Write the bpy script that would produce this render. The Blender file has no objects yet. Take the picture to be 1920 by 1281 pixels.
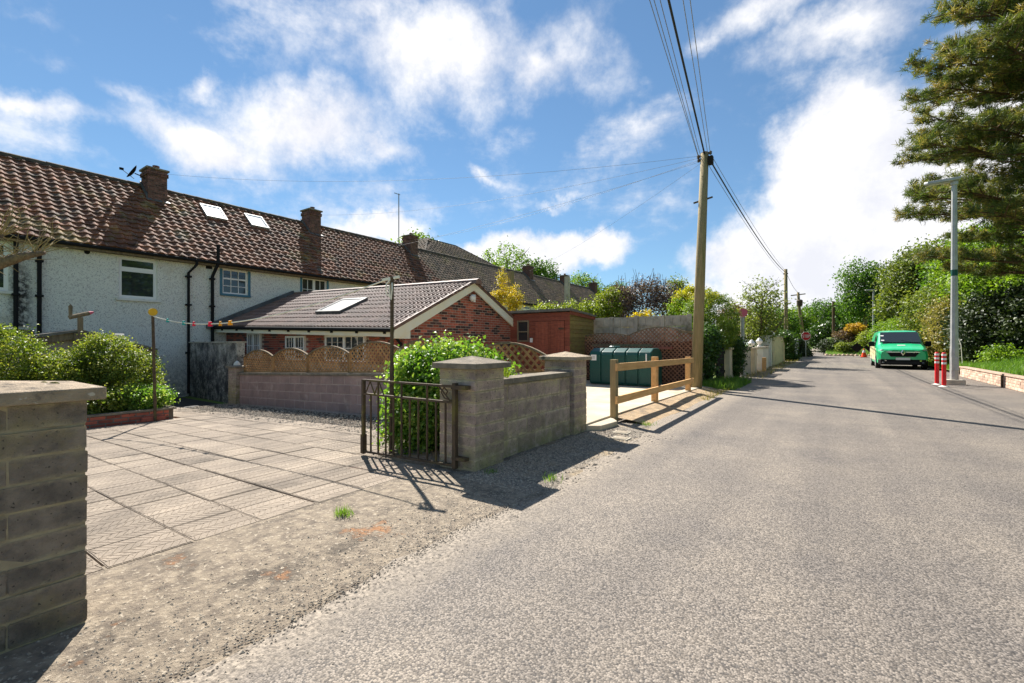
import bpy, math, random
import numpy as np
from mathutils import Vector, Matrix
R = math.radians
random.seed(7)
SC = bpy.context.scene
COL = SC.collection

# ------------------------------------------------------------------ camera
cam_d = bpy.data.cameras.new('camera'); cam_d.lens = 15.99; cam_d.sensor_width = 36
cam_d.clip_start = 0.05; cam_d.clip_end = 3000; cam_d.shift_y = 0.0023
cam = bpy.data.objects.new('camera', cam_d); COL.objects.link(cam)
cam.location = (0, 0, 1.25); cam.rotation_euler = (R(90), 0, R(35.1))
SC.camera = cam
CA, SA = math.cos(R(35.1)), math.sin(R(35.1))

# ------------------------------------------------------------------ light and sky
SUN_EL = 44.5
SUN_AZ = math.atan2(-0.85, 0.525)            # clockwise from +Y
EXPO = 1.55
sun_d = bpy.data.lights.new('sun', 'SUN'); sun_d.energy = 3.65; sun_d.angle = R(0.5); sun_d.color = (1.0, 0.955, 0.89)
sun = bpy.data.objects.new('sun', sun_d); COL.objects.link(sun)
to_sun = Vector((math.sin(SUN_AZ) * math.cos(R(SUN_EL)), math.cos(SUN_AZ) * math.cos(R(SUN_EL)), math.sin(R(SUN_EL))))
sun.rotation_euler = to_sun.to_track_quat('Z', 'Y').to_euler()
SC.view_settings.view_transform = 'Standard'; SC.view_settings.look = 'None'
SC.view_settings.exposure = EXPO; SC.view_settings.gamma = 1; SC.view_settings.use_curve_mapping = False

W = bpy.data.worlds.new('World'); SC.world = W; W.use_nodes = True
wn, wl = W.node_tree.nodes, W.node_tree.links
wn.clear()


def wnode(t, **k):
    n = wn.new(t)
    for a, b in k.items(): setattr(n, a, b)
    return n


def wmath(op, a, b=None, c=None):
    n = wnode('ShaderNodeMath', operation=op)
    for i, v in enumerate((a, b, c)):
        if v is None: continue
        if isinstance(v, (int, float)): n.inputs[i].default_value = v
        else: wl.new(v, n.inputs[i])
    return n.outputs[0]


def build_world():
    out = wnode('ShaderNodeOutputWorld'); bg = wnode('ShaderNodeBackground'); bg.inputs[1].default_value = 0.06
    sky = wnode('ShaderNodeTexSky', sky_type='NISHITA'); sky.sun_disc = False
    sky.sun_elevation = R(SUN_EL); sky.sun_rotation = SUN_AZ; sky.air_density = 1.0; sky.dust_density = 0.0; sky.ozone_density = 3.0
    tc = wnode('ShaderNodeTexCoord')
    # slow warp of the direction, so that the cloud edges billow
    nz = wnode('ShaderNodeTexNoise'); nz.inputs['Scale'].default_value = 3.2; nz.inputs['Detail'].default_value = 7; nz.inputs['Roughness'].default_value = 0.62
    wl.new(tc.outputs['Generated'], nz.inputs['Vector'])
    sub = wnode('ShaderNodeVectorMath', operation='SUBTRACT'); wl.new(nz.outputs['Color'], sub.inputs[0]); sub.inputs[1].default_value = (.5, .5, .5)
    scl = wnode('ShaderNodeVectorMath', operation='SCALE'); wl.new(sub.outputs[0], scl.inputs[0]); scl.inputs['Scale'].default_value = 0.26
    add = wnode('ShaderNodeVectorMath', operation='ADD'); wl.new(tc.outputs['Generated'], add.inputs[0]); wl.new(scl.outputs[0], add.inputs[1])
    nrm = wnode('ShaderNodeVectorMath', operation='NORMALIZE'); wl.new(add.outputs[0], nrm.inputs[0])
    sx = wnode('ShaderNodeSeparateXYZ'); wl.new(nrm.outputs[0], sx.inputs[0])
    az = wmath('ARCTAN2', sx.outputs[0], sx.outputs[1]); el = wmath('ARCSINE', sx.outputs[2])
    total = None
    for a0, e0, ra, re, rot, w in CLOUDS:
        da = wmath('SUBTRACT', az, R(a0)); de = wmath('SUBTRACT', el, R(e0))
        c, s = math.cos(R(rot)), math.sin(R(rot))
        u = wmath('ADD', wmath('MULTIPLY', da, c / R(ra)), wmath('MULTIPLY', de, s / R(ra)))
        v = wmath('ADD', wmath('MULTIPLY', da, -s / R(re)), wmath('MULTIPLY', de, c / R(re)))
        r2 = wmath('ADD', wmath('MULTIPLY', u, u), wmath('MULTIPLY', v, v))
        g = wmath('MULTIPLY', wmath('SUBTRACT', 1.0, wmath('SQRT', r2)), w)
        total = g if total is None else wmath('MAXIMUM', total, g)
    # broken cloud everywhere else in the sky, unseen cover added to whiten the fill
    n2 = wnode('ShaderNodeTexNoise'); n2.inputs['Scale'].default_value = 2.0; n2.inputs['Detail'].default_value = 8; n2.inputs['Roughness'].default_value = 0.6
    mp = wnode('ShaderNodeMapping'); mp.inputs['Scale'].default_value = (1, 1, 2.6); mp.inputs['Location'].default_value = (3.1, 1.7, 0.4)
    wl.new(tc.outputs['Generated'], mp.inputs[0]); wl.new(mp.outputs[0], n2.inputs['Vector'])
    fill_cloud = wmath('MULTIPLY', wmath('SUBTRACT', n2.outputs[0], 0.485), 2.2)
    wl_ = wmath('ADD', fill_cloud, 0.0)
    total = wmath('MAXIMUM', total, wl_)
    n3 = wnode('ShaderNodeTexNoise'); n3.inputs['Scale'].default_value = 7.5; n3.inputs['Detail'].default_value = 10; n3.inputs['Roughness'].default_value = 0.64
    wl.new(tc.outputs['Generated'], n3.inputs['Vector'])
    dens = wmath('ADD', total, wmath('MULTIPLY', wmath('SUBTRACT', n3.outputs[0], 0.5), 1.0))
    mr = wnode('ShaderNodeMapRange', interpolation_type='SMOOTHSTEP'); wl.new(dens, mr.inputs[0])
    mr.inputs[1].default_value = 0.0; mr.inputs[2].default_value = 0.62; mr.inputs[3].default_value = 0.0; mr.inputs[4].default_value = 0.97
    shade = wnode('ShaderNodeMapRange'); wl.new(n3.outputs[0], shade.inputs[0])
    shade.inputs[1].default_value = 0.36; shade.inputs[2].default_value = 0.6
    ccol = wnode('ShaderNodeMixRGB'); ccol.inputs[1].default_value = CLOUD_A; ccol.inputs[2].default_value = CLOUD_B
    wl.new(shade.outputs[0], ccol.inputs[0])
    gm = wnode('ShaderNodeGamma'); gm.inputs[1].default_value = 0.8; wl.new(sky.outputs[0], gm.inputs[0])
    hs = wnode('ShaderNodeMixRGB', blend_type='MULTIPLY'); hs.inputs[0].default_value = 1; hs.inputs[2].default_value = SKY_TINT
    wl.new(gm.outputs[0], hs.inputs[1])
    mix = wnode('ShaderNodeMixRGB'); wl.new(mr.outputs[0], mix.inputs[0]); wl.new(hs.outputs[0], mix.inputs[1]); wl.new(ccol.outputs[0], mix.inputs[2])
    wl.new(mix.outputs[0], bg.inputs[0]); wl.new(bg.outputs[0], out.inputs[0])


SKY_TINT = (0.68, 0.88, 1.0, 1)
CLOUD_A = (5.2, 5.25, 5.65, 1); CLOUD_B = (6.6, 6.5, 6.5, 1)


def dirpx(px, py):
    """azimuth (from +Y towards +X) and elevation, degrees, of a direction given by a pixel of the 1920 wide photograph"""
    t = (px - 960) / 853.; x, y, z = t * CA - SA, t * SA + CA, (645 - py) / 853.
    return math.degrees(math.atan2(x, y)), math.degrees(math.atan2(z, math.hypot(x, y)))


def cl(px, py, ra, re, rot, w): return (*dirpx(px, py), ra, re, rot, w)


CLOUDS = [
    cl(830, 95, 20, 6.6, 8, .62), cl(560, 240, 15, 5.6, 12, .74), cl(400, 280, 10, 4.4, 0, .8), cl(700, 258, 8, 2.8, 0, .55), cl(1000, 110, 12, 4.6, -6, .5),
    cl(90, 258, 7, 2.0, 5, .52), cl(210, 190, 6, 1.4, 0, .3), cl(350, 140, 3, 1.6, 20, .36), cl(60, 75, 5, 1.5, -10, .2),
    cl(1010, 470, 10.5, 4.2, 0, 1.3), cl(920, 480, 9, 3.6, 0, 1.2), cl(700, 410, 6.5, 2.8, 8, 1.1), cl(1120, 470, 7, 3.4, 0, 1.1),
    cl(920, 285, 3.4, 1.2, -12, .38), cl(1050, 360, 3.6, 1.0, 0, .34),
    cl(1580, 360, 9.5, 13.5, -32, 1.7), cl(1470, 480, 10, 7.5, 0, 1.5), cl(1650, 480, 9, 12, 0, 1.6), cl(1440, 560, 7, 3, 0, 1.1), cl(1640, 260, 5, 6, -20, 1.3), cl(1520, 560, 12, 5, 0, 1.4), cl(1780, 330, 9, 10, 0, 1.3),
    cl(1600, 50, 12, 3.2, 14, .46), cl(1340, 75, 3.5, 1.6, -5, .35), cl(1440, 15, 8, 3, 8, .45),
]
build_world()


# ------------------------------------------------------------------ mesh helpers
WL = {}


def wloc(o): return WL.get(o.name, Vector((0, 0, 0))) if o is not None else Vector((0, 0, 0))


def tag(o, label=None, cat=None, group=None, kind=None):
    if label: o['label'] = label
    if cat: o['category'] = cat
    if group: o['group'] = group
    if kind: o['kind'] = kind
    return o


def thing(name, label, cat, loc, group=None):
    o = bpy.data.objects.new(name, None); COL.objects.link(o); o.location = loc; WL[o.name] = Vector(loc)
    o.empty_display_size = 0.2
    return tag(o, label, cat, group)


def link(name, me, parent=None, loc=(0, 0, 0), rot=None, scale=None):
    """links mesh ME at world place LOC under PARENT (parents are never turned or scaled)"""
    o = bpy.data.objects.new(name, me); COL.objects.link(o)
    loc = Vector(loc); WL[o.name] = loc
    if parent is not None: o.parent = parent
    o.location = loc - wloc(parent)
    if rot is not None:
        if isinstance(rot, Matrix): o.rotation_euler = rot.to_euler()
        else: o.rotation_euler = rot
    if scale is not None: o.scale = scale
    return o


class MB:
    def __init__(self): self.v = []; self.f = []; self.m = []; self.mi = 0

    def face(self, pts):
        n = len(self.v); self.v += [tuple(p) for p in pts]; self.f.append(tuple(range(n, n + len(pts)))); self.m.append(self.mi); return self

    def add(self, vs, fs):
        n = len(self.v); self.v += [tuple(p) for p in vs]
        for f in fs: self.f.append(tuple(i + n for i in f)); self.m.append(self.mi)
        return self

    def box(self, x0, y0, z0, x1, y1, z1):
        vs = [(x, y, z) for z in (z0, z1) for x, y in ((x0, y0), (x1, y0), (x1, y1), (x0, y1))]
        return self.add(vs, [(3, 2, 1, 0), (4, 5, 6, 7), (0, 1, 5, 4), (1, 2, 6, 5), (2, 3, 7, 6), (3, 0, 4, 7)])

    def beam(self, a, b, w, h, up=(0, 0, 1)):
        a, b = Vector(a), Vector(b); d = (b - a).normalized(); s = d.cross(Vector(up))
        if s.length < 1e-4: s = d.cross(Vector((0, 1, 0)))
        s.normalize(); u = s.cross(d).normalized(); s = s * w / 2; u = u * h / 2
        vs = [p + q for p in (a, b) for q in (-s - u, s - u, s + u, -s + u)]
        return self.add(vs, [(0, 1, 2, 3), (7, 6, 5, 4), (0, 4, 5, 1), (1, 5, 6, 2), (2, 6, 7, 3), (3, 7, 4, 0)])

    def tube(self, pts, r, n=8, caps=True):
        pts = [Vector(p) for p in pts]; k = len(pts)
        rs = r if isinstance(r, (list, tuple)) else [r] * k
        base = len(self.v); ref = None
        for i, p in enumerate(pts):
            d = (pts[min(i + 1, k - 1)] - pts[max(i - 1, 0)]).normalized()
            if ref is None: ref = d.orthogonal().normalized()
            ref = (ref - d * ref.dot(d)).normalized(); b = d.cross(ref)
            for j in range(n):
                a = 2 * math.pi * j / n; self.v.append(tuple(p + (ref * math.cos(a) + b * math.sin(a)) * rs[i]))
        for i in range(k - 1):
            for j in range(n):
                self.f.append((base + i * n + j, base + i * n + (j + 1) % n, base + (i + 1) * n + (j + 1) % n, base + (i + 1) * n + j)); self.m.append(self.mi)
        if caps:
            self.f.append(tuple(base + j for j in range(n))[::-1]); self.m.append(self.mi)
            self.f.append(tuple(base + (k - 1) * n + j for j in range(n))); self.m.append(self.mi)
        return self

    def lathe(self, prof, c, n=16):
        base = len(self.v)
        for r, z in prof:
            for j in range(n):
                a = 2 * math.pi * j / n; self.v.append((c[0] + r * math.cos(a), c[1] + r * math.sin(a), c[2] + z))
        for i in range(len(prof) - 1):
            for j in range(n):
                self.f.append((base + i * n + j, base + i * n + (j + 1) % n, base + (i + 1) * n + (j + 1) % n, base + (i + 1) * n + j)); self.m.append(self.mi)
        return self

    def prism(self, poly, off):
        n = len(poly); off = Vector(off); a = [Vector(p) for p in poly]; b = [p + off for p in a]
        return self.add(a + b, [tuple(range(n))[::-1], tuple(range(n, 2 * n))] + [(i, (i + 1) % n, n + (i + 1) % n, n + i) for i in range(n)])

    def build(self, name, mat, parent=None, smooth=False, origin=None, bevel=0):
        if origin is None: origin = wloc(parent) if parent is not None else Vector((0, 0, 0))
        origin = Vector(origin)
        me = bpy.data.meshes.new(name)
        me.from_pydata([(p[0] - origin.x, p[1] - origin.y, p[2] - origin.z) for p in self.v], [], self.f)
        mats = mat if isinstance(mat, (list, tuple)) else [mat]
        for m in mats: me.materials.append(m)
        if len(mats) > 1: me.polygons.foreach_set('material_index', self.m)
        if smooth: me.polygons.foreach_set('use_smooth', [True] * len(self.f))
        o = link(name, me, parent, origin)
        if bevel:
            md = o.modifiers.new('bevel', 'BEVEL'); md.width = bevel; md.segments = 2; md.limit_method = 'ANGLE'
        return o


def proj(p):
    u = p[0] * CA + p[1] * SA; d = -p[0] * SA + p[1] * CA
    if d < 0.1: return (-9999, -9999, d)
    return (960 + 853 * u / d, 645 - 853 * (p[2] - 1.25) / d, d)


def inframe(p, m=40):
    x, y, d = proj(p); return d > 0.1 and -m < x < 1920 + m and -m < y < 1281 + m


_pc = {}


def piece_mesh(name, l, d, h, mat, ch=0.006, jit=0.003, variants=3):
    """a chamfered brick, block or slab of length l (x), depth d (y), height h (z), centred; a few uneven variants share data"""
    key = (name, round(l, 3), round(d, 3), round(h, 3), mat.name)
    if key not in _pc:
        out = []
        for k in range(variants):
            rr = random.Random(hash((round(l, 3), round(h, 3), k)) & 0xffff)
            j = lambda: rr.uniform(-jit, jit)
            x, y, z = l / 2, d / 2, h / 2
            vs = []
            for (a, b, c) in ((x - ch, y, z - ch), (x, y - ch, z)):
                pass
            # chamfered box: an inner ring on the two long faces, an outer ring between
            ring = lambda yy, e: [(sx * (x - e) + j(), yy, sz * (z - e) + j()) for sx, sz in ((-1, -1), (1, -1), (1, 1), (-1, 1))]
            v = ring(-y, ch) + ring(-y + ch, 0) + ring(y - ch, 0) + ring(y, ch)
            f = [(0, 1, 2, 3), (15, 14, 13, 12)]
            for q in range(3):
                for i in range(4):
                    a, b = q * 4 + i, q * 4 + (i + 1) % 4
                    f.append((b, a, a + 4, b + 4))
            me = bpy.data.meshes.new(name); me.from_pydata(v, [], f); me.materials.append(mat); me.update(); out.append(me)
        _pc[key] = out
    return random.choice(_pc[key])


def merge_pieces(items, name, mat, parent):
    """joins (mesh, matrix) pairs into one mesh of kind stuff"""
    vs, fs = [], []
    for me, M in items:
        n = len(vs); vs += [tuple(M @ v.co) for v in me.vertices]
        fs += [tuple(i + n for i in p.vertices) for p in me.polygons]
    o = wloc(parent) if parent is not None else Vector((0, 0, 0))
    me = bpy.data.meshes.new(name); me.from_pydata([(v[0] - o.x, v[1] - o.y, v[2] - o.z) for v in vs], [], fs); me.materials.append(mat)
    ob = link(name, me, parent, o); ob['kind'] = 'stuff'; return ob


def lay(items, name, parent, limit=300, rest='', mat=None):
    """items: (mesh, location, rotation matrix 3x3). The LIMIT largest in view become objects, the rest one joined part of kind stuff"""
    def size(it):
        x, y, d = proj(it[1])
        return (0 if inframe(it[1], 20) else 1000) + abs(d)
    items = sorted(items, key=size)
    items = [it for it in items]
    for me, loc, rot in items[:limit]: link(name, me, parent, loc, rot)
    if items[limit:]:
        merge_pieces([(me, Matrix.Translation(loc) @ rot.to_4x4()) for me, loc, rot in items[limit:]], rest or name + '_rest', mat or items[0][0].materials[0], parent)


# ------------------------------------------------------------------ materials
def mat(name, c1, c2=None, scale=8, rough=0.85, bump=0.0, bscale=60, rnd=0.0, spec=0.3, stain=None, stain2=None, speck=None, metal=0, detail=5, stretch=None, snap=None, lo=0.35, hi=0.65, coat=0, smear=None, zones=()):
    k_ = 1.35
    up = lambda c: (min(.84, c[0] * k_ * 1.06), min(.80, c[1] * k_), min(.76, c[2] * k_ * .91))
    c1 = up(c1); c2 = up(c2) if c2 is not None else None
    stain, stain2, speck = [((up(q[0]), *q[1:]) if q else None) for q in (stain, stain2, speck)]
    m = bpy.data.materials.new(name); m.use_nodes = True
    nt = m.node_tree; b = nt.nodes['Principled BSDF']; L = nt.links
    b.inputs['Roughness'].default_value = rough; b.inputs['Metallic'].default_value = metal; b.inputs['Specular IOR Level'].default_value = spec
    if coat: b.inputs['Coat Weight'].default_value = coat; b.inputs['Coat Roughness'].default_value = .08
    N = nt.nodes.new
    geo = N('ShaderNodeNewGeometry'); vec = geo.outputs['Position']
    if stretch:
        mp = N('ShaderNodeMapping'); mp.inputs['Scale'].default_value = stretch; L.new(vec, mp.inputs[0]); vec = mp.outputs[0]

    def noise(s, d=detail, r=.6):
        n = N('ShaderNodeTexNoise'); n.inputs['Scale'].default_value = s; n.inputs['Detail'].default_value = d; n.inputs['Roughness'].default_value = r
        L.new(vec, n.inputs['Vector']); return n.outputs[0]

    def rng(o, a, c):
        n = N('ShaderNodeMapRange'); n.inputs[1].default_value = a; n.inputs[2].default_value = c; L.new(o, n.inputs[0]); return n.outputs[0]

    def mix(f, a, c, bt='MIX'):
        n = N('ShaderNodeMixRGB'); n.blend_type = bt
        if isinstance(f, float): n.inputs[0].default_value = f
        else: L.new(f, n.inputs[0])
        for i, q in ((1, a), (2, c)):
            if isinstance(q, (tuple, list)): n.inputs[i].default_value = (*q[:3], 1)
            else: L.new(q, n.inputs[i])
        return n.outputs[0]
    col = c1
    if c2 is not None: col = mix(rng(noise(scale), lo, hi), c1, c2)
    for st in (stain, stain2):
        if st: col = mix(rng(noise(st[1], 6, .65), st[2], st[3]), col, st[0])
    if speck: col = mix(rng(noise(speck[1], 3, .5), speck[2], speck[2] + .06), col, speck[0])
    if smear:
        tcn = N('ShaderNodeTexCoord'); sx = N('ShaderNodeSeparateXYZ'); L.new(tcn.outputs['Generated'], sx.inputs[0])
        def mth(op, a, c):
            n = N('ShaderNodeMath'); n.operation = op
            for i, q in enumerate((a, c)):
                if isinstance(q, (int, float)): n.inputs[i].default_value = q
                elif q is not None: L.new(q, n.inputs[i])
            return n.outputs[0]
        ez = mth('ABSOLUTE', mth('SUBTRACT', sx.outputs[2], .5), None); ex = mth('MULTIPLY', mth('ABSOLUTE', mth('SUBTRACT', sx.outputs[0], .5), None), 1.0)
        ed = ez
        f_ = mth('ADD', mth('MULTIPLY', ed, 2.0), mth('MULTIPLY', mth('SUBTRACT', noise(smear[4], 7, .7), .5), 1.7))
        col = mix(rng(f_, smear[1], smear[2]), col, up(smear[0]))
    for (zc, y0_, y1_, z0_, z1_, amp) in zones:
        # dirt with a place of its own on the wall: a band between y0 and y1, fading between z0 and z1
        sp_ = N('ShaderNodeSeparateXYZ'); L.new(geo.outputs['Position'], sp_.inputs[0])
        def mr_(o, a, c):
            n = N('ShaderNodeMapRange'); n.interpolation_type = 'SMOOTHSTEP'; n.inputs[1].default_value = a; n.inputs[2].default_value = c; L.new(o, n.inputs[0]); return n.outputs[0]
        def mul_(a, c):
            n = N('ShaderNodeMath'); n.operation = 'MULTIPLY'
            for i, q in enumerate((a, c)):
                if isinstance(q, (int, float)): n.inputs[i].default_value = q
                else: L.new(q, n.inputs[i])
            return n.outputs[0]
        w_ = (y1_ - y0_) * .4
        k2 = mul_(mul_(mr_(sp_.outputs[1], y0_, y0_ + w_), mr_(sp_.outputs[1], y1_, y1_ - w_)), mr_(sp_.outputs[2], z1_, z0_))
        col = mix(mul_(mul_(k2, rng(noise(9, 7, .72), .36, .56)), amp), col, up(zc))
    fac = None
    if rnd:
        oi = N('ShaderNodeObjectInfo'); fac = oi.outputs['Random']
    if snap:
        sn = N('ShaderNodeVectorMath'); sn.operation = 'SNAP'; L.new(geo.outputs['Position'], sn.inputs[0]); sn.inputs[1].default_value = snap
        wnz = N('ShaderNodeTexWhiteNoise'); L.new(sn.outputs[0], wnz.inputs[0]); fac = wnz.outputs[0]
    if fac is not None:
        v = N('ShaderNodeMapRange'); v.inputs[3].default_value = 1 - (rnd or .25); v.inputs[4].default_value = 1 + (rnd or .25); L.new(fac, v.inputs[0])
        h = N('ShaderNodeHueSaturation'); L.new(v.outputs[0], h.inputs['Value'])
        if isinstance(col, (tuple, list)): h.inputs['Color'].default_value = (*col[:3], 1)
        else: L.new(col, h.inputs['Color'])
        col = h.outputs[0]
    if isinstance(col, (tuple, list)): b.inputs['Base Color'].default_value = (*col[:3], 1)
    else: L.new(col, b.inputs['Base Color'])
    if bump:
        bn = N('ShaderNodeBump'); bn.inputs['Strength'].default_value = bump; bn.inputs['Distance'].default_value = 0.02
        L.new(noise(bscale, 6, .7), bn.inputs['Height']); L.new(bn.outputs[0], b.inputs['Normal'])
    return m


def leaf_mat(name, cols, trans=0.3, rough=0.5):
    m = bpy.data.materials.new(name); m.use_nodes = True; nt = m.node_tree; b = nt.nodes['Principled BSDF']; N = nt.nodes.new; L = nt.links
    b.inputs['Roughness'].default_value = rough; b.inputs['Specular IOR Level'].default_value = 0.35
    at = N('ShaderNodeAttribute'); at.attribute_name = 'shade'
    rp = N('ShaderNodeValToRGB'); cr = rp.color_ramp
    for i, c in enumerate(cols):
        p = i / (len(cols) - 1)
        e = cr.elements[i] if i < 2 and len(cols) > 1 and i < len(cr.elements) else cr.elements.new(p)
        e.position = p; e.color = (*[v * 1.3 for v in c], 1)
    L.new(at.outputs['Fac'], rp.inputs[0]); L.new(rp.outputs[0], b.inputs['Base Color'])
    tr = N('ShaderNodeBsdfTranslucent'); br = N('ShaderNodeMixRGB'); br.blend_type = 'MULTIPLY'; br.inputs[0].default_value = 1; br.inputs[2].default_value = (1.5, 1.6, .7, 1)
    L.new(rp.outputs[0], br.inputs[1]); L.new(br.outputs[0], tr.inputs[0])
    mx = N('ShaderNodeMixShader'); mx.inputs[0].default_value = trans
    L.new(b.outputs[0], mx.inputs[1]); L.new(tr.outputs[0], mx.inputs[2]); L.new(mx.outputs[0], nt.nodes['Material Output'].inputs[0])
    return m


def glass_mat(name, c=(.02, .025, .028), rough=.03, spec=.9):
    return mat(name, c, rough=rough, spec=spec)


def road_material():
    m = bpy.data.materials.new('asphalt'); m.use_nodes = True; nt = m.node_tree; b = nt.nodes['Principled BSDF']; N = nt.nodes.new; L = nt.links
    b.inputs['Roughness'].default_value = .8; b.inputs['Specular IOR Level'].default_value = .25
    g = N('ShaderNodeNewGeometry'); pos = g.outputs['Position']

    def rng(o, a, c, d=0., e=1.):
        n = N('ShaderNodeMapRange'); L.new(o, n.inputs[0])
        for i, v in enumerate((a, c, d, e)): n.inputs[i + 1].default_value = v
        return n.outputs[0]

    def noise(s, d=5, r=.6):
        n = N('ShaderNodeTexNoise'); n.inputs['Scale'].default_value = s; n.inputs['Detail'].default_value = d; n.inputs['Roughness'].default_value = r
        L.new(pos, n.inputs['Vector']); return n.outputs[0]

    def mix(f, a, c, bt='MIX'):
        n = N('ShaderNodeMixRGB'); n.blend_type = bt
        if isinstance(f, float): n.inputs[0].default_value = f
        else: L.new(f, n.inputs[0])
        for i, q in ((1, a), (2, c)):
            if isinstance(q, (tuple, list)): n.inputs[i].default_value = (*q[:3], 1)
            else: L.new(q, n.inputs[i])
        return n.outputs[0]
    vo = N('ShaderNodeTexVoronoi'); vo.inputs['Scale'].default_value = 118; vo.inputs['Randomness'].default_value = 1.0; L.new(pos, vo.inputs['Vector'])
    sep = N('ShaderNodeSeparateColor'); L.new(vo.outputs['Color'], sep.inputs[0])
    chip = mix(rng(sep.outputs[0], 0, 1), (.135, .117, .098), (.345, .30, .252))
    chip = mix(rng(sep.outputs[1], .9, .93), chip, (.12, .11, .10))
    gaps = rng(vo.outputs['Distance'], .5, .85)
    col = mix(gaps, chip, (.075, .068, .062))
    col = mix(rng(noise(58, 4, .75), .54, .66), col, (.07, .063, .058))
    col = mix(1.0, col, mix(rng(noise(.7, 8, .68), .34, .66), (.76, .76, .78), (1.14, 1.11, 1.06)), 'MULTIPLY')
    # faint wheel tracks run along the lane
    sx = N('ShaderNodeSeparateXYZ'); L.new(pos, sx.inputs[0])
    mp = N('ShaderNodeMapping'); mp.inputs['Scale'].default_value = (1.3, .06, 1); L.new(pos, mp.inputs[0])
    n2 = N('ShaderNodeTexNoise'); n2.inputs['Scale'].default_value = 1.4; n2.inputs['Detail'].default_value = 3; L.new(mp.outputs[0], n2.inputs[0])
    col = mix(1.0, col, mix(rng(n2.outputs[0], .38, .62), (.86, .86, .87), (1.08, 1.07, 1.05)), 'MULTIPLY')
    # grit washed over the ragged left edge
    ex = N('ShaderNodeMath'); ex.operation = 'MULTIPLY_ADD'; L.new(noise(5, 8, .7), ex.inputs[0]); ex.inputs[1].default_value = .75; L.new(sx.outputs[0], ex.inputs[2])
    grit = mix(rng(noise(45, 6, .75), .40, .60), (.125, .104, .082), (.37, .31, .24))
    col = mix(rng(ex.outputs[0], -1.22, -1.58), col, grit)
    L.new(col, b.inputs['Base Color'])
    bp = N('ShaderNodeBump'); bp.inputs['Strength'].default_value = .4; bp.inputs['Distance'].default_value = .006; bp.invert = True
    L.new(vo.outputs['Distance'], bp.inputs['Height']); L.new(bp.outputs[0], b.inputs['Normal'])
    return m


M = {}
M['road'] = road_material()
M['apron'] = mat('worn_concrete', (.25, .215, .17), (.12, .102, .085), 13, .94, 1.0, 42, stain=((.075, .065, .055), 3.4, .53, .66), stain2=((.25, .135, .07), 1.7, .61, .67), speck=((.33, .295, .245), 42, .61), detail=9)
M['verge'] = mat('verge_grit', (.19, .17, .145), (.085, .077, .068), 9, .95, .6, 90, speck=((.34, .32, .29), 60, .6), stain=((.26, .2, .12), 1.3, .52, .68))
M['soil'] = mat('soil', (.07, .055, .04), (.035, .03, .025), 6, .95, .6, 30)
M['slab'] = mat('paving_concrete', (.235, .202, .168), (.165, .142, .12), 1.6, .9, .5, 50, rnd=.13, stain=((.11, .095, .08), 2.0, .5, .7), stain2=((.27, .16, .13), .55, .66, .74), speck=((.13, .11, .09), 60, .6), detail=8)
M['stone'] = mat('gravel_stone', (.29, .262, .22), (.13, .115, .10), 34, .9, lo=.42, hi=.58)
M['yard'] = mat('new_concrete', (.40, .365, .295), (.31, .28, .225), 2.2, .9, .3, 40, stain=((.23, .205, .165), 1.2, .56, .74), detail=8)
M['block'] = mat('old_block', (.25, .215, .185), (.135, .118, .108), 14, .95, 1.0, 48, rnd=.10, speck=((.06, .055, .05), 70, .64), stain=((.24, .21, .13), 2.6, .54, .68), smear=((.33, .29, .21), .70, 1.2, .12, 18), zones=(((.05, .047, .035), -2, 1.5, -.05, .22, .8),), detail=9)
M['block2'] = mat('purple_grey_block', (.36, .28, .25), (.225, .182, .17), 9, .95, .8, 65, rnd=.16, speck=((.10, .085, .08), 70, .61), stain=((.36, .32, .20), 2.2, .52, .66), smear=((.50, .44, .31), .70, 1.15, .1, 17), zones=(((.20, .19, .07), -5, 30, -.05, .45, .75),), detail=8)
M['mortar'] = mat('smeared_mortar', (.36, .315, .225), (.24, .205, .15), 9, .95, .6, 50)
M['mortar2'] = mat('pale_mortar', (.27, .24, .195), (.19, .17, .14), 7, .95, .5, 50)
M['cap'] = mat('weathered_cap', (.33, .27, .205), (.20, .168, .13), 9, .94, .8, 45, detail=9, stain=((.05, .045, .04), 4.5, .56, .66), speck=((.4, .38, .34), 30, .66))
M['capdark'] = mat('mossy_coping', (.20, .175, .14), (.11, .10, .085), 7, .95, .6, 45, stain=((.30, .27, .23), 5, .6, .7))
M['purple'] = mat('purple_block', (.29, .205, .195), (.205, .15, .148), 3.2, .9, .5, 60, rnd=.08, stain=((.35, .28, .26), 2.2, .56, .7), smear=((.37, .30, .28), .85, 1.5, .05, 6), detail=8)
M['purplejoint'] = mat('purple_joint', (.36, .295, .275), (.28, .215, .205), 5, .9, .4, 50)
M['dash'] = mat('pebble_dash', (.63, .60, .56), (.36, .34, .315), 25, .95, .9, 42, lo=.52, hi=.66, zones=(((.02, .02, .018), 2.2, 2.85, 2.9, 3.9, .95), ((.16, .155, .15), 5.2, 8.0, -.6, 1.2, .75), ((.17, .165, .14), -3, 60, 4.6, 3.6, .0)), speck=((.10, .095, .09), 40, .60), stain=((.46, .43, .36), 1.1, .6, .78), detail=6)
M['dashdark'] = mat('mouldy_render', (.42, .41, .385), (.09, .088, .085), 2.4, .95, .8, 34, speck=((.05, .05, .05), 28, .57), lo=.38, hi=.62, zones=(((.012, .012, .012), 5.5, 7.2, .4, 1.5, .8),))
M['white'] = mat('white_pvc', (.62, .62, .60), rough=.35, spec=.4)
M['cream'] = mat('cream_paint', (.72, .66, .53), (.62, .56, .44), 3, .55)
M['black'] = mat('black_plastic', (.012, .012, .013), rough=.75, spec=.12)
M['blue'] = mat('blue_paint', (.055, .15, .215), (.045, .12, .17), 6, .6)
M['glass'] = glass_mat('window_glass')
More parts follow.
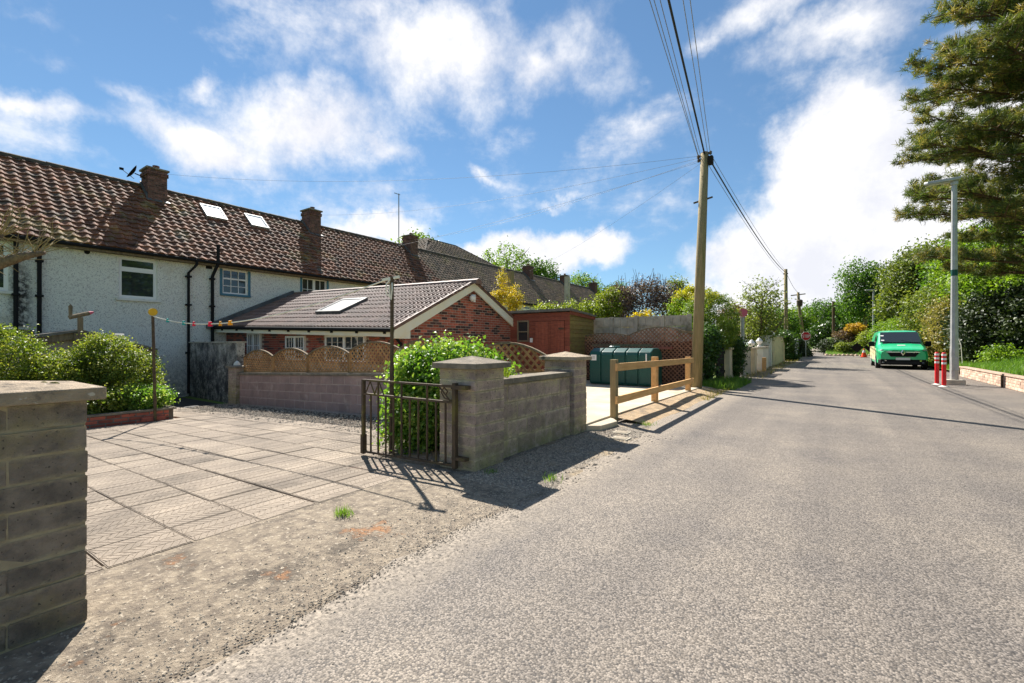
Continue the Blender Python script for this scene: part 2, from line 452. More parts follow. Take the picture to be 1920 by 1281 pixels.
M['skylight'] = mat('skylight_sky_white', (.6, .6, .59), rough=.25, spec=.5)  # white base colour stands in for bright sky mirrored in the panes
M['lead'] = mat('lead_flashing', (.10, .105, .11), (.055, .058, .06), 5, .55, .3, 20)
M['tile'] = mat('clay_pantile', (.160, .062, .030), (.080, .044, .030), 3.2, .85, .35, 70, snap=(20, .3, .19), rnd=.42, stain=((.21, .145, .038), .8, .56, .68), stain2=((.085, .074, .06), 1.6, .54, .7), speck=((.24, .20, .14), 17, .62))
M['tilefar'] = mat('brown_pantile', (.17, .115, .075), (.10, .08, .058), 2, .88, .3, 60, snap=(20, .3, .19), rnd=.3, stain=((.14, .115, .045), .6, .52, .68))
M['ridge'] = mat('ridge_mortar', (.075, .062, .045), (.04, .035, .03), 5, .95, .5, 40, stain=((.12, .10, .03), 3, .55, .7))
M['exttile'] = mat('concrete_roof_tile', (.165, .10, .08), (.115, .075, .06), 2.5, .7, .2, 70, snap=(.33, 50, .145), rnd=.16, spec=.4)
M['brick'] = mat('red_brick', (.34, .095, .062), (.24, .075, .055), 4, .9, .4, 80, rnd=.35, speck=((.07, .04, .035), 30, .63))
M['brickdark'] = mat('dark_brick', (.085, .045, .042), (.05, .03, .03), 4, .9, .4, 80, rnd=.3)
M['chimbrick'] = mat('chimney_brick', (.165, .08, .065), (.09, .052, .045), 4, .92, .5, 60, rnd=.35, speck=((.03, .027, .025), 25, .58))
M['brickmortar'] = mat('brick_mortar', (.34, .28, .23), (.26, .22, .18), 8, .95)
M['sootmortar'] = mat('sooty_mortar', (.16, .14, .12), (.10, .09, .08), 8, .95)
M['wallbrick'] = mat('pale_garden_brick', (.44, .33, .265), (.34, .245, .20), 4, .92, .4, 50, rnd=.28, stain=((.55, .48, .42), 3, .58, .7))
M['wood'] = mat('new_timber', (.50, .32, .15), (.40, .24, .10), 3, .75, .3, 40, stretch=(6, 1, 8), rnd=.1)
M['woodgrey'] = mat('weathered_timber', (.20, .155, .10), (.11, .085, .06), 4, .9, .4, 40, stretch=(4, 4, 1), rnd=.15)
M['pole'] = mat('pole_timber', (.25, .20, .11), (.17, .14, .08), 5, .85, .4, 30, stretch=(8, 8, .7), stain=((.13, .13, .05), 1, .5, .7))
M['lattice'] = mat('trellis_timber', (.32, .19, .085), (.22, .125, .06), 5, .85, .3, 40, rnd=.22)
M['latticered'] = mat('brown_trellis', (.27, .145, .095), (.19, .10, .065), 5, .85, .3, 40, rnd=.15)
M['redwood'] = mat('red_stained_board', (.25, .072, .042), (.17, .05, .032), 3, .75, .3, 40, stretch=(2, 2, 9), rnd=.18, stain=((.28, .12, .09), 4, .66, .76))
M['greenwood'] = mat('algae_board', (.20, .155, .05), (.15, .105, .04), 3, .85, .3, 40, stretch=(2, 2, 6), rnd=.2, stain=((.19, .09, .05), 3, .58, .7))
M['felt'] = mat('roof_felt', (.15, .145, .135), (.10, .097, .09), 8, .95, .4, 60)
M['oldboard'] = mat('old_board', (.075, .036, .026), (.045, .025, .02), 4, .9, rnd=.2)
M['sand'] = mat('sandy_verge', (.33, .25, .16), (.20, .155, .105), 7, .95, .8, 50, stain=((.12, .10, .08), 3, .58, .7), speck=((.42, .37, .30), 40, .62))
M['iron'] = mat('rusty_iron', (.085, .058, .036), (.045, .033, .024), 12, .75, .4, 50, stain=((.10, .085, .025), 4, .55, .68))
M['steel'] = mat('galvanised_steel', (.33, .345, .36), (.26, .275, .29), 5, .5, metal=.35)
M['tank'] = mat('green_plastic', (.004, .055, .046), (.004, .045, .038), 3, .42, spec=.4)
M['concrete'] = mat('grey_concrete', (.40, .375, .32), (.26, .245, .21), 4, .95, .5, 40, stain=((.10, .10, .06), 2, .55, .7))
M['rendercream'] = mat('cream_render', (.50, .44, .32), (.40, .35, .26), 3, .95, .4, 30, stain=((.16, .15, .09), 1.4, .58, .74))
M['renderwhite'] = mat('white_render', (.62, .61, .57), (.5, .49, .46), 3, .95, .3, 30, stain=((.25, .25, .18), 1.2, .6, .75))
M['cable'] = mat('black_cable', (.02, .02, .022), rough=.6)
M['dropwire'] = mat('grey_drop_wire', (.16, .17, .19), rough=.6)
M['bark'] = mat('grey_bark', (.17, .13, .095), (.085, .065, .05), 9, .95, .9, 30, stretch=(3, 3, 1))
M['pinebark'] = mat('pine_bark', (.10, .06, .04), (.05, .034, .026), 6, .95, .8, 20, stretch=(3, 3, 1))
M['bollard'] = mat('red_plastic', (.50, .012, .016), rough=.4, spec=.4)
M['reflect'] = mat('white_band', (.72, .66, .64), rough=.4)
M['vangreen'] = mat('green_van_paint', (.012, .40, .17), rough=.28, spec=.5, coat=.6)
M['vancream'] = mat('cream_van_panel', (.66, .55, .36), rough=.35, coat=.3)
M['chrome'] = mat('chrome', (.62, .63, .65), rough=.2, metal=.9)
M['headlamp'] = mat('headlamp_lens', (.35, .38, .4), rough=.08, spec=.8)
M['rubber'] = mat('tyre_rubber', (.016, .016, .017), rough=.85)
M['plate'] = mat('number_plate', (.55, .58, .60), rough=.4)
M['stopred'] = mat('stop_red', (.38, .012, .02), rough=.45)
M['signwhite'] = mat('sign_white', (.75, .75, .74), rough=.45)
M['pink'] = mat('faded_red_sign', (.5, .10, .15), rough=.5)
M['bed'] = mat('black_sheeting', (.014, .014, .015), (.03, .028, .026), 4, .8, .5, 12)
M['grass'] = leaf_mat('grass_blade', [(.05, .11, .012), (.10, .19, .022), (.17, .24, .05)], .35)
M['lawn'] = mat('lawn', (.06, .115, .018), (.10, .15, .03), 2, .95, .6, 40, stain=((.20, .15, .06), 1.3, .56, .7))
M['moss'] = mat('moss', (.05, .055, .012), (.10, .09, .02), 30, .95)
M['orange'] = mat('orange_plastic', (.62, .06, .015), rough=.45)
M['peg1'] = mat('red_peg', (.5, .01, .05), rough=.4); M['peg2'] = mat('orange_peg', (.7, .28, .02), rough=.4); M['peg3'] = mat('teal_peg', (.02, .28, .30), rough=.4)
M['yellow'] = mat('yellow_plastic', (.5, .30, .02), rough=.5)
M['line'] = mat('white_cord', (.6, .57, .52), rough=.7)
M['rail'] = mat('faded_red_plank', (.22, .075, .055), (.16, .06, .045), 4, .8)

LF = {
    'shrub': leaf_mat('euonymus_leaf', [(.030, .055, .010), (.075, .115, .014), (.17, .21, .028), (.36, .34, .08)], .35),
    'vine': leaf_mat('vine_leaf', [(.035, .09, .010), (.09, .185, .02), (.20, .29, .05), (.30, .33, .10)], .4),
    'gold': leaf_mat('golden_conifer', [(.13, .14, .010), (.36, .27, .014), (.56, .38, .025)], .4),
    'hedge': leaf_mat('hedge_leaf', [(.06, .10, .012), (.15, .19, .02), (.27, .29, .05)], .35),
    'purple': leaf_mat('purple_leaf', [(.04, .026, .032), (.10, .066, .075), (.20, .15, .16)], .3),
    'dome': leaf_mat('dome_conifer', [(.06, .10, .012), (.11, .165, .018), (.21, .25, .03)], .3),
    'domegold': leaf_mat('dome_gold', [(.16, .18, .012), (.30, .28, .018), (.46, .38, .03)], .35),
    'green': leaf_mat('green_leaf', [(.025, .06, .008), (.06, .125, .014), (.11, .18, .025)], .35),
    'lime': leaf_mat('lime_leaf', [(.05, .10, .010), (.115, .19, .018), (.20, .27, .03)], .4),
    'olive': leaf_mat('olive_leaf', [(.045, .07, .012), (.10, .135, .020), (.19, .205, .045)], .35),
    'pine': leaf_mat('pine_needle', [(.03, .05, .016), (.07, .095, .026), (.14, .14, .04), (.28, .19, .07)], .35),
    'holly': leaf_mat('holly_leaf', [(.010, .020, .007), (.028, .045, .012), (.065, .085, .026)], .15, .5),
    'ivy': leaf_mat('ivy_leaf', [(.015, .035, .007), (.035, .075, .012), (.07, .12, .022)], .25, .4),
    'straw': leaf_mat('straw_leaf', [(.10, .10, .02), (.2, .17, .05), (.3, .24, .09)], .3),
    'copper': leaf_mat('copper_leaf', [(.05, .025, .02), (.11, .06, .04), (.16, .12, .05)], .3),
    'orange': leaf_mat('orange_bloom', [(.20, .14, .012), (.42, .24, .012), (.5, .33, .03)], .3),
    'bud': leaf_mat('young_leaf', [(.06, .085, .018), (.13, .16, .035), (.22, .23, .08)], .4),
}


# ------------------------------------------------------------------ foliage
def leaf_mesh(name, P, Nn, L, aspect, shade, mat_, rng, blade=False, tang=None):
    n = len(P)
    t = tang if tang is not None else np.cross(Nn, rng.normal(size=(n, 3)))
    t /= np.linalg.norm(t, axis=1, keepdims=True) + 1e-9
    b = np.cross(Nn, t); b /= np.linalg.norm(b, axis=1, keepdims=True) + 1e-9
    L = np.broadcast_to(L, (n,))[:, None]
    fold = Nn * L * .12
    if blade: v = np.stack([P - b * L * aspect * .5, P + b * L * aspect * .5, P + t * L + b * L * aspect * .12, P + t * L - b * L * aspect * .12], 1)
    else: v = np.stack([P - t * L * .5 - fold, P + b * L * aspect * .5 + fold, P + t * L * .5 - fold, P - b * L * aspect * .5 + fold], 1)
    v = v.reshape(-1, 3).astype(np.float32)
    return v, np.repeat(shade, 4).astype(np.float32)


def mesh_from_quads(name, v, shade, mat_, origin):
    me = bpy.data.meshes.new(name); n = len(v); q = n // 4
    me.vertices.add(n); me.vertices.foreach_set('co', (v - np.array(origin, np.float32)).ravel())
    me.loops.add(n); me.loops.foreach_set('vertex_index', np.arange(n, dtype=np.int32))
    me.polygons.add(q); me.polygons.foreach_set('loop_start', np.arange(0, n, 4, dtype=np.int32))
    try: me.polygons.foreach_set('loop_total', np.full(q, 4, np.int32))
    except Exception: pass
    me.update(calc_edges=True); me.validate()
    a = me.attributes.new('shade', 'FLOAT', 'POINT'); a.data.foreach_set('value', shade)
    me.materials.append(mat_); return me


def foliage(name, blobs, nclump, per, leaf, mat_, parent=None, spread=.12, seed=1, aspect=.55, shell=.5, up=.35, flat=.7, clumpvar=.7, zmin=None):
    rng = np.random.default_rng(seed)
    B = np.array([list(c) + list(r) for c, r in blobs]); w = (B[:, 3] * B[:, 4] * B[:, 5]) ** (2 / 3); w /= w.sum()
    k = rng.choice(len(B), nclump, p=w)
    d = rng.normal(size=(nclump, 3)); d /= np.linalg.norm(d, axis=1, keepdims=True)
    r = shell + (1 - shell) * rng.random(nclump) ** .6; r *= rng.uniform(.86, 1.08, nclump)
    C = B[k, :3] + d * B[k, 3:] * r[:, None]
    if zmin is not None:
        keep = C[:, 2] > zmin; C, d = C[keep], d[keep]; nclump = len(C)
    cs = rng.random(nclump)
    sp = spread * rng.uniform(.6, 1.4, nclump)
    P = np.repeat(C, per, 0) + rng.normal(size=(nclump * per, 3)) * np.repeat(sp, per)[:, None] * np.array([1, 1, flat])
    out = np.repeat(d, per, 0)
    Nn = out * .5 + rng.normal(size=P.shape) * .75 + np.array([0, 0, up]); Nn /= np.linalg.norm(Nn, axis=1, keepdims=True)
    sh = np.clip(np.repeat(cs, per) * clumpvar + rng.random(len(P)) * (1 - clumpvar) * 1.2, 0, 1)
    L = leaf * rng.uniform(.6, 1.35, len(P))
    v, s = leaf_mesh(name, P, Nn, L, aspect, sh, mat_, rng)
    o = wloc(parent) if parent is not None else Vector((0, 0, 0))
    me = mesh_from_quads(name, v, s, mat_, o)
    return link(name, me, parent, o)


def branchy(mb, base, top, r0, n, length, seed, depth=2, spread=.9, rise=.5, start=.35):
    rr = random.Random(seed); base, top = Vector(base), Vector(top); tips = []
    mb.tube([base, base.lerp(top, .5) + Vector((rr.uniform(-.05, .05), rr.uniform(-.05, .05), 0)), top], [r0, r0 * .75, r0 * .35], 7)

    def grow(p, d, l, r, lev):
        q1 = p + d * l * .5 + Vector((rr.uniform(-1, 1), rr.uniform(-1, 1), rr.uniform(-.3, .8))) * l * .09
        q2 = q1 + (d + Vector((rr.uniform(-.3, .3), rr.uniform(-.3, .3), rr.uniform(-.1, .4)))).normalized() * l * .5
        mb.tube([p, q1, q2], [r, r * .7, r * .4], 5, False); tips.append(q2)
        if lev > 0:
            for _ in range(3):
                dd = (d + Vector((rr.uniform(-1, 1), rr.uniform(-1, 1), rr.uniform(-.4, .8))) * .7).normalized()
                grow(p.lerp(q2, rr.uniform(.45, 1)), dd, l * .6, r * .5, lev - 1)
    for i in range(n):
        f = start + (1 - start) * i / max(1, n - 1); a = i * 2.4 + rr.uniform(-.4, .4)
        d = Vector((math.cos(a) * spread, math.sin(a) * spread, rise + rr.uniform(-.2, .3))).normalized()
        grow(base.lerp(top, f), d, length * (1.1 - .5 * f) * rr.uniform(.8, 1.2), r0 * .45 * (1.1 - .6 * f), depth - 1)
    return tips


def tree(name, label, cat, base, top, r0, blobs, nclump, per, leaf, lf, group=None, seed=1, spread=.3, nb=6, bl=None, shell=.35, bark='bark', aspect=.55, clumpvar=.7, crown='crown'):
    t = thing(name, label, cat, base, group)
    mb = MB(); h = (Vector(top) - Vector(base)).length
    branchy(mb, base, top, r0, nb, bl or h * .35, seed, 2)
    mb.build('trunk', M[bark], t, smooth=True)
    foliage(crown, blobs, nclump, per, leaf, LF[lf], t, spread, seed, aspect, shell, clumpvar=clumpvar)
    return t


def shrub(name, label, cat, base, blobs, nclump, per, leaf, lf, group=None, seed=1, spread=.1, shell=.55, aspect=.55, clumpvar=.7, stems=5, zmin=None, up=.35, extra=None):
    t = thing(name, label, cat, base, group)
    rr = random.Random(seed); mb = MB(); b = Vector(base)
    for i in range(stems):
        c, r = blobs[i % len(blobs)]; c = Vector(c)
        p = b + Vector((rr.uniform(-.1, .1) + (c.x - b.x) * .5, rr.uniform(-.1, .1) + (c.y - b.y) * .5, 0))
        q = c + Vector((rr.uniform(-.4, .4) * r[0], rr.uniform(-.4, .4) * r[1], r[2] * .3))
        mb.tube([p, p.lerp(q, .5) + Vector((rr.uniform(-.05, .05), rr.uniform(-.05, .05), .05)), q], [.03, .022, .01], 5)
    mb.build('stem', M['bark'], t)
    foliage('leaves', blobs, nclump, per, leaf, LF[lf], t, spread, seed, aspect, shell, clumpvar=clumpvar, zmin=zmin, up=up)
    return t


# ================================================================== the ground
def gz(x): return 0.0 if x > -2.8 else max(-.556, .035 * (x + 2.8))


def sheet(name, xs, ys, zf, mt, kind='structure', parent=None):
    mb = MB()
    vs = [(x, y, zf(x, y)) for y in ys for x in xs]; n = len(xs)
    mb.add(vs, [(j * n + i, j * n + i + 1, (j + 1) * n + i + 1, (j + 1) * n + i) for j in range(len(ys) - 1) for i in range(n - 1)])
    o = mb.build(name, mt, parent)
    if kind: o['kind'] = kind
    return o


sheet('ground', [-900, -60, -18.7, -2.8, 4.1, 60, 900], [-300, -30, 0, 60, 130, 900], lambda x, y: gz(x) - .06, M['lawn'])
# road: one sheet whose left edge is ragged, 5 mm above the verge
rr = random.Random(3)
mb = MB(); ys = [-25 + i * .6 for i in range(42)] + [.2 + i * .12 for i in range(90)] + [11 + i * .5 for i in range(92)]
edge = []
for y in ys:
    base = -2.02 if y < 5 else (-2.02 - min(.28, (y - 5) * .12) if y < 13 else -2.3 + .12 * math.sin(y * .7))
    edge.append(base + .05 * math.sin(y * 2.3) + rr.uniform(-.03, .03))
vs = []
for y, e in zip(ys, edge): vs += [(e, y, .001), (e + .1, y, .005), (4.6, y, .005)]
mb.add(vs, [(i * 3 + k, i * 3 + k + 1, i * 3 + k + 4, i * 3 + k + 3) for i in range(len(ys) - 1) for k in (0, 1)])
o = mb.build('road', M['road']); o['kind'] = 'structure'
sheet('verge', [-3.6, -2.8, -1.85], [3.3, 5, 7, 9, 12, 20, 40, 57], lambda x, y: -.004 + gz(x), M['verge'])
sheet('apron', [-3.42, -2.8, -1.85], [-3, 0, 1, 2, 3.3], lambda x, y: -.004 + gz(x), M['apron'])
sheet('lane', [-3.4, -.55], [56.7, 70, 90, 140], lambda x, y: .0 + (y - 56.7) * .003, M['road'])
sheet('side_road', [-3.4, 40], [56.7, 58.4], lambda x, y: -.002, M['road'])
# right bank behind the brick wall, then rising beyond
def bank_z(x, y):
    a = min(1, max(0, (x - 4.12) / 5.5)); lift = .33 if y < 26 else .12
    return lift + 1.15 * a * a * (3 - 2 * a) + .04 * math.sin(x * 2.1 + y * 1.3) * min(1, a * 4)


bx = [4.12 + .5 * i for i in range(24)] + [20, 60]
sheet('bank', bx, [-12 + 1.0 * i for i in range(70)], bank_z, M['lawn'])


def hill_z(x, y): return .0 + 2.2 * min(1, max(0, (y - 58.6) / 14)) ** .8 + .05 * math.sin(x * 3) - .06


sheet('hill', [-.55, 0, 1, 2, 3, 4, 6, 9, 15, 30, 60], [58.4, 59.2, 60, 61, 62, 64, 66, 69, 73, 80, 100, 140], hill_z, M['lawn'])

# driveway of imprinted slabs
drv = sheet('driveway', [-13.4, -11.2, -3.34], [-.4, 4.45], lambda x, y: gz(x) - .03, M['verge'])
S = .43


def slab_mesh(k):
    rk = random.Random(k); mb = MB(); h = S / 2 - .004; k_ = S / 2 - .0022; t = .0
    v = [(-k_, -h, -.04), (k_, -h, -.04), (k_, h, -.04), (-k_, h, -.04), (-k_, -h, t), (k_, -h, t), (k_, h, t), (-k_, h, t)]
    mb.add(v, [(4, 5, 6, 7), (0, 1, 5, 4), (1, 2, 6, 5), (2, 3, 7, 6), (3, 0, 4, 7)])
    n = 4; cw = (2 * h - .01) / n; st = .046; g = .003; top = .0035
    for c in range(n):
        x0 = -h + .005 + c * cw; x1 = x0 + cw; sl = (.55 if c % 2 else -.55) * cw; y = -h - cw
        while y < h + cw:
            q = [(x0 + g / 2, y), (x1 - g / 2, y + sl), (x1 - g / 2, y + sl + st - g), (x0 + g / 2, y + st - g)]
            q = [(a, min(h - .006, max(-h + .006, b))) for a, b in q]
            if abs(q[3][1] - q[0][1]) > .004 or abs(q[2][1] - q[1][1]) > .004:
                e = .0015; lo = [(a, b, t) for a, b in q]; hi = [(a + (e if i in (0, 3) else -e), b + (e if i < 2 else -e) * (abs(q[3][1] - q[0][1]) > .006), top) for i, (a, b) in enumerate(q)]
                mb.add(lo + hi, [(4, 5, 6, 7), (0, 1, 5, 4), (1, 2, 6, 5), (2, 3, 7, 6), (3, 0, 4, 7)])
            y += st
    me = bpy.data.meshes.new('paving_slab'); me.from_pydata(mb.v, [], mb.f); me.materials.append(M['slab']); return me


slabs = [slab_mesh(k) for k in range(2)]
rr = random.Random(11)
for j in range(11):
    for i in range(24):
        x = -3.35 - S * (i + .5); y = -.065 + S * (j + .5)
        if x < -11.1 and y < 3.85: continue
        wob = .006 * math.sin(i * .9 + j * 1.3)
        half = rr.choice((0, math.pi)); lift = -.012 if j == 3 and i % 5 else 0
        link('paving_slab', rr.choice(slabs), drv, (x + rr.uniform(-.001, .001), y + rr.uniform(-.003, .003) + (-.010 if j <= 4 else 0) , gz(x) - .004 + wob * .3 + rr.uniform(-.002, .003)),
             (rr.uniform(-.004, .004), (-.035 if half == 0 else .035) + rr.uniform(-.002, .002), half + rr.uniform(-.004, .004)))

# yard slab beside the gate pillars, one edge cut like a ramp
mb = MB(); mb.prism([(-2.92, 6.95, -.1), (-2.86, 13.2, -.1), (-9.2, 13.2, -.1), (-9.2, 5.98, -.1), (-2.9, 5.98, -.1)], (0, 0, .195)); o = mb.build('yard', M['yard'], bevel=.012); o['kind'] = 'structure'
mb = MB()
for q in (8.4, 10.9): mb.box(-9.1, q - .006, .09, -2.9, q + .006, .0962)
for q in (-5.2, -7.4): mb.box(q - .006, 6.05, .09, q + .006, 13.15, .0958)
mb.build('expansion_joint', M['mortar'], o)
mb = MB(); mb.prism([(-2.9, 5.99, -.1), (-2.72, 6.1, -.1), (-2.68, 6.62, -.1), (-2.9, 6.93, -.1)], (0, 0, .17)); mb.build('slab_lip', M['yard'], o, bevel=.012)
sheet('verge_bank', [-2.87, -2.6, -2.3], [6.95, 7.5, 8.5, 9.5, 10.5, 11.3, 12.2, 13.4], lambda x, y: (.075 if x < -2.8 else (.05 + .02 * math.sin(y * 5) if x < -2.5 else -.003)), M['sand'])

# gravel strip along the party wall and grit against the gate walls: real stones
rng = np.random.default_rng(5)


def stones(name, n, fx, smin, smax, mt):
    base = np.array([[1, 0, 0], [0, 1, 0], [-1, 0, 0], [0, -1, 0], [0, 0, 1]]) * 1.0
    fc = [(0, 1, 4), (1, 2, 4), (2, 3, 4), (3, 0, 4)]
    vs, fs = [], []
    for _ in range(n):
        x, y = fx(); s = rng.uniform(smin, smax) * (1.6 if rng.random() < .06 else 1); a = rng.uniform(0, 6.28)
        c, q = math.cos(a), math.sin(a); k = len(vs)
        jit = rng.uniform(.7, 1.25, 5)
        for b, jj in zip(base, jit):
            px, py = b[0] * s * jj, b[1] * s * .7 * jj
            vs.append((x + c * px - q * py, y + q * px + c * py, gz(x) - .004 + .008 * (x > -2.06) + b[2] * s * .55 * jj))
        fs += [tuple(i + k for i in f) for f in fc]
    me = bpy.data.meshes.new(name); me.from_pydata(vs, [], fs); me.materials.append(mt); o = link(name, me); o['kind'] = 'stuff'; return o


sheet('gravel_bed', [-13.6, -3.4], [4.3, 5.72], lambda x, y: gz(x) - .02, M['soil'])
stones('gravel', 5200, lambda: (rng.uniform(-13.5, -3.6), rng.uniform(4.35, 5.7)), .012, .03, M['stone'])
stones('gravel', 5200, lambda: (-2.86 + abs(rng.normal(0, .38)), rng.uniform(3.2, 6.3)), .006, .02, M['stone'])
stones('gravel', 6500, lambda: (-1.98 + rng.normal(0, .13) if rng.random() < .35 else -1.98 - abs(rng.normal(0, .42)), rng.uniform(-.2, 3.5)), .003, .0095, M['stone'])
stones('gravel', 1200, lambda: (-2.4 + rng.normal(0, .13), rng.uniform(6.3, 13.0)), .006, .016, M['stone'])
mb = MB(); mb.box(-17.2, 3.75, -.6, -13.5, 5.75, -.44); o = mb.build('planting_bed', M['bed']); o['kind'] = 'structure'

# little covers in the verge
for k, (x, y) in enumerate(((-2.42, 6.13), (-2.28, 5.75))):
    t = thing('water_meter_cover', ('square pale utility cover set in the verge by the concrete yard lip', 'worn square utility cover nearer the gate pillar shadow')[k], 'cover', (x, y, 0), 'utility covers in the verge')
    mb = MB(); mb.box(x - .11, y - .09, -.02, x + .11, y + .09, .008); mb.build('frame', M['concrete'], t)
    mb = MB(); mb.box(x - .085, y - .065, .0, x + .085, y + .065, .012); mb.build('lid', M['mortar2'], t)


# ================================================================== masonry
def block_run(parent, a, b, z0, z1, ch, bl, depth, mt, core_mt, slope=0., bond=.5, first=0, core_in=.005, jw=.014, limit=300, name='block', only_above=None):
    """a free-standing wall of blocks between ground points a and b, top at z1 above a; SLOPE lifts it per metre run"""
    a, b = Vector((*a, 0)), Vector((*b, 0)); L = (b - a).length; u = (b - a).normalized(); ang = math.atan2(u.y, u.x); nrm = Vector((-u.y, u.x, 0))
    rot = Matrix.Rotation(ang, 3, 'Z') @ Matrix.Rotation(-math.atan(slope), 3, 'Y')
    mb = MB(); hd = depth / 2 - core_in; pts = []
    e = .004
    for s in (e, L - e):
        for w in (-hd, hd):
            for z in (z0 - .3, z1 - .004): pts.append(a + u * s + nrm * w + Vector((0, 0, z + slope * s)))
    mb.add(pts, [(0, 2, 6, 4), (1, 5, 7, 3), (0, 4, 5, 1), (2, 3, 7, 6), (0, 1, 3, 2), (4, 6, 7, 5)])
    mb.build('mortar_core', core_mt, parent)
    items = []; n = max(1, round((z1 - z0) / ch)); hh = (z1 - z0) / n
    for r in range(n):
        s = -(bl * bond if (r + first) % 2 else 0)
        zc = z0 + hh * (r + .5)
        while s < L - .02:
            s0, s1 = max(0, s), min(L, s + bl)
            if s1 - s0 > .04:
                me = piece_mesh(name, s1 - s0 - jw, depth, hh - jw, mt)
                c = a + u * ((s0 + s1) / 2) + nrm * random.uniform(-.003, .003) + Vector((0, 0, zc + slope * (s0 + s1) / 2))
                items.append((me, c, rot @ Matrix.Rotation(random.uniform(-.006, .006), 3, 'Z')))
            s += bl
    lay(items, name, parent, limit)


def pillar(name, label, x0, y0, x1, y1, z0, z1, ch, mt, core, cap_over, cap_h, cap_mt, peak, group=None):
    t = thing(name, label, 'pillar', ((x0 + x1) / 2, (y0 + y1) / 2, z0), group)
    mb = MB(); e = .005; mb.box(x0 + e, y0 + e, z0 - .1, x1 - e, y1 - e, z1 - .003); mb.build('mortar_core', core, t)
    n = round((z1 - z0) / ch); h = (z1 - z0) / n; w, d = x1 - x0, y1 - y0
    for r in range(n):
        zc = z0 + h * (r + .5); hw = w / 2; hd = d / 2
        if r % 2:
            parts = [((x0 + hw / 2 * 1, (y0 + y1) / 2), hw, d), ((x1 - hw / 2, (y0 + y1) / 2), hw, d)]
        else:
            parts = [(((x0 + x1) / 2, y0 + hd / 2), w, hd), (((x0 + x1) / 2, y1 - hd / 2), w, hd)]
        for (cx, cy), l, dd in parts:
            link('block', piece_mesh('block', l - (.001 if r % 2 else 0), dd - (.0 if r % 2 else .001), h - .014, mt, ch=.005, jit=.0025), t, (cx + random.uniform(-.003, .003), cy + random.uniform(-.003, .003), zc), (0, 0, random.uniform(-.008, .008)))
    mb = MB(); o = cap_over; a = [(x0 - o, y0 - o, z1), (x1 + o, y0 - o, z1), (x1 + o, y1 + o, z1), (x0 - o, y1 + o, z1)]; b = [(p[0], p[1], z1 + cap_h) for p in a]
    mb.add(a + b + [((x0 + x1) / 2, (y0 + y1) / 2, z1 + cap_h + peak)], [(3, 2, 1, 0), (0, 1, 5, 4), (1, 2, 6, 5), (2, 3, 7, 6), (3, 0, 4, 7), (4, 5, 8), (5, 6, 8), (6, 7, 8), (7, 4, 8)])
    mb.build('cap', cap_mt, t, bevel=.006)
    return t


random.seed(21)
lp = pillar('gate_pillar', 'dark concrete block gate pillar cut by the frame edge, nearest to the camera', -3.2, .09, -2.74, .575, 0, 1.0, .111, M['block'], M['mortar'], .055, .055, M['cap'], .035)
mb = MB(); rr = random.Random(4)
for k in range(9):
    x, y, s = -2.95 + rr.uniform(-.12, .1), .42 + rr.uniform(-.15, .12), rr.uniform(.008, .02)
    mb.lathe([(s, 0), (s * .9, s * .4), (s * .4, s * .8), (.001, s * .9)], (x, y, 1.064), 7)
tag(mb.build('moss', M['moss'], lp), kind='stuff')
pillar('gate_pillar', 'grey block gate pillar with pyramid cap that the iron gate hangs on', -3.33, 3.43, -2.85, 3.91, 0, 1.0, .111, M['block2'], M['mortar'], .055, .055, M['capdark'], .07)
pillar('gate_pillar', 'block pillar with pyramid cap between the low wall and the concrete yard', -3.38, 5.62, -2.9, 6.0, -.01, 1.02, .111, M['block2'], M['mortar'], .06, .05, M['cap'], .07)

# low wall between the two pillars
w = thing('low_wall', 'low grey block wall with flat coping joining the two gate pillars', 'wall', (-3.05, 4.76, 0))
block_run(w, (-3.05, 3.915), (-3.06, 5.615), -.02, .80, .205, .40, .2, M['block2'], M['mortar'])
mb = MB(); mb.beam((-3.05, 3.915, .835), (-3.06, 5.615, .835), .27, .065); mb.build('coping', M['capdark'], w, bevel=.008)

# party wall down to the house, its blocks follow the fall of the ground
pw = thing('party_wall', 'long purple block wall with dark coping below the lattice panels', 'wall', (-8, 5.87, -.2))
block_run(pw, (-3.4, 5.87), (-12.98, 5.87), -.02, .76, .205, .43, .2, M['purple'], M['purplejoint'], slope=-.035, limit=240)
mb = MB(); mb.beam((-3.4, 5.87, .787), (-12.98, 5.87, .452), .27, .05); mb.build('coping', M['capdark'], pw, bevel=.006)
pr = pillar('wall_pier', 'slim brick pier with flat cap at the end of the purple wall', -13.42, 5.68, -12.99, 6.08, -.45, .6, .075, M['block2'], M['mortar2'], .05, .05, M['capdark'], .02)
t = thing('wall_finial', 'small pale stone lump sitting on the flat cap of the brick pier', 'stone', (-13.3, 5.85, .65))
mb = MB(); mb.lathe([(.09, 0), (.085, .04), (.05, .09), (.01, .12)], (-13.3, 5.85, .668), 8); mb.build('lump', M['renderwhite'], t)
dw = thing('render_wall', 'tall render wall blackened by mould beside the white house', 'wall', (-16, 6.3, -.5))
mb = MB(); mb.prism([(-18.66, 6.62, -.6), (-13.45, 5.92, -.6), (-13.45, 6.12, -.6), (-18.66, 6.82, -.6)], (0, 0, 1.88)); mb.build('wall', M['dashdark'], dw)
mb = MB(); mb.prism([(-18.66, 6.58, 1.28), (-13.43, 5.88, 1.28), (-13.43, 6.16, 1.28), (-18.66, 6.86, 1.28)], (0, 0, .04)); mb.build('coping', M['concrete'], dw)

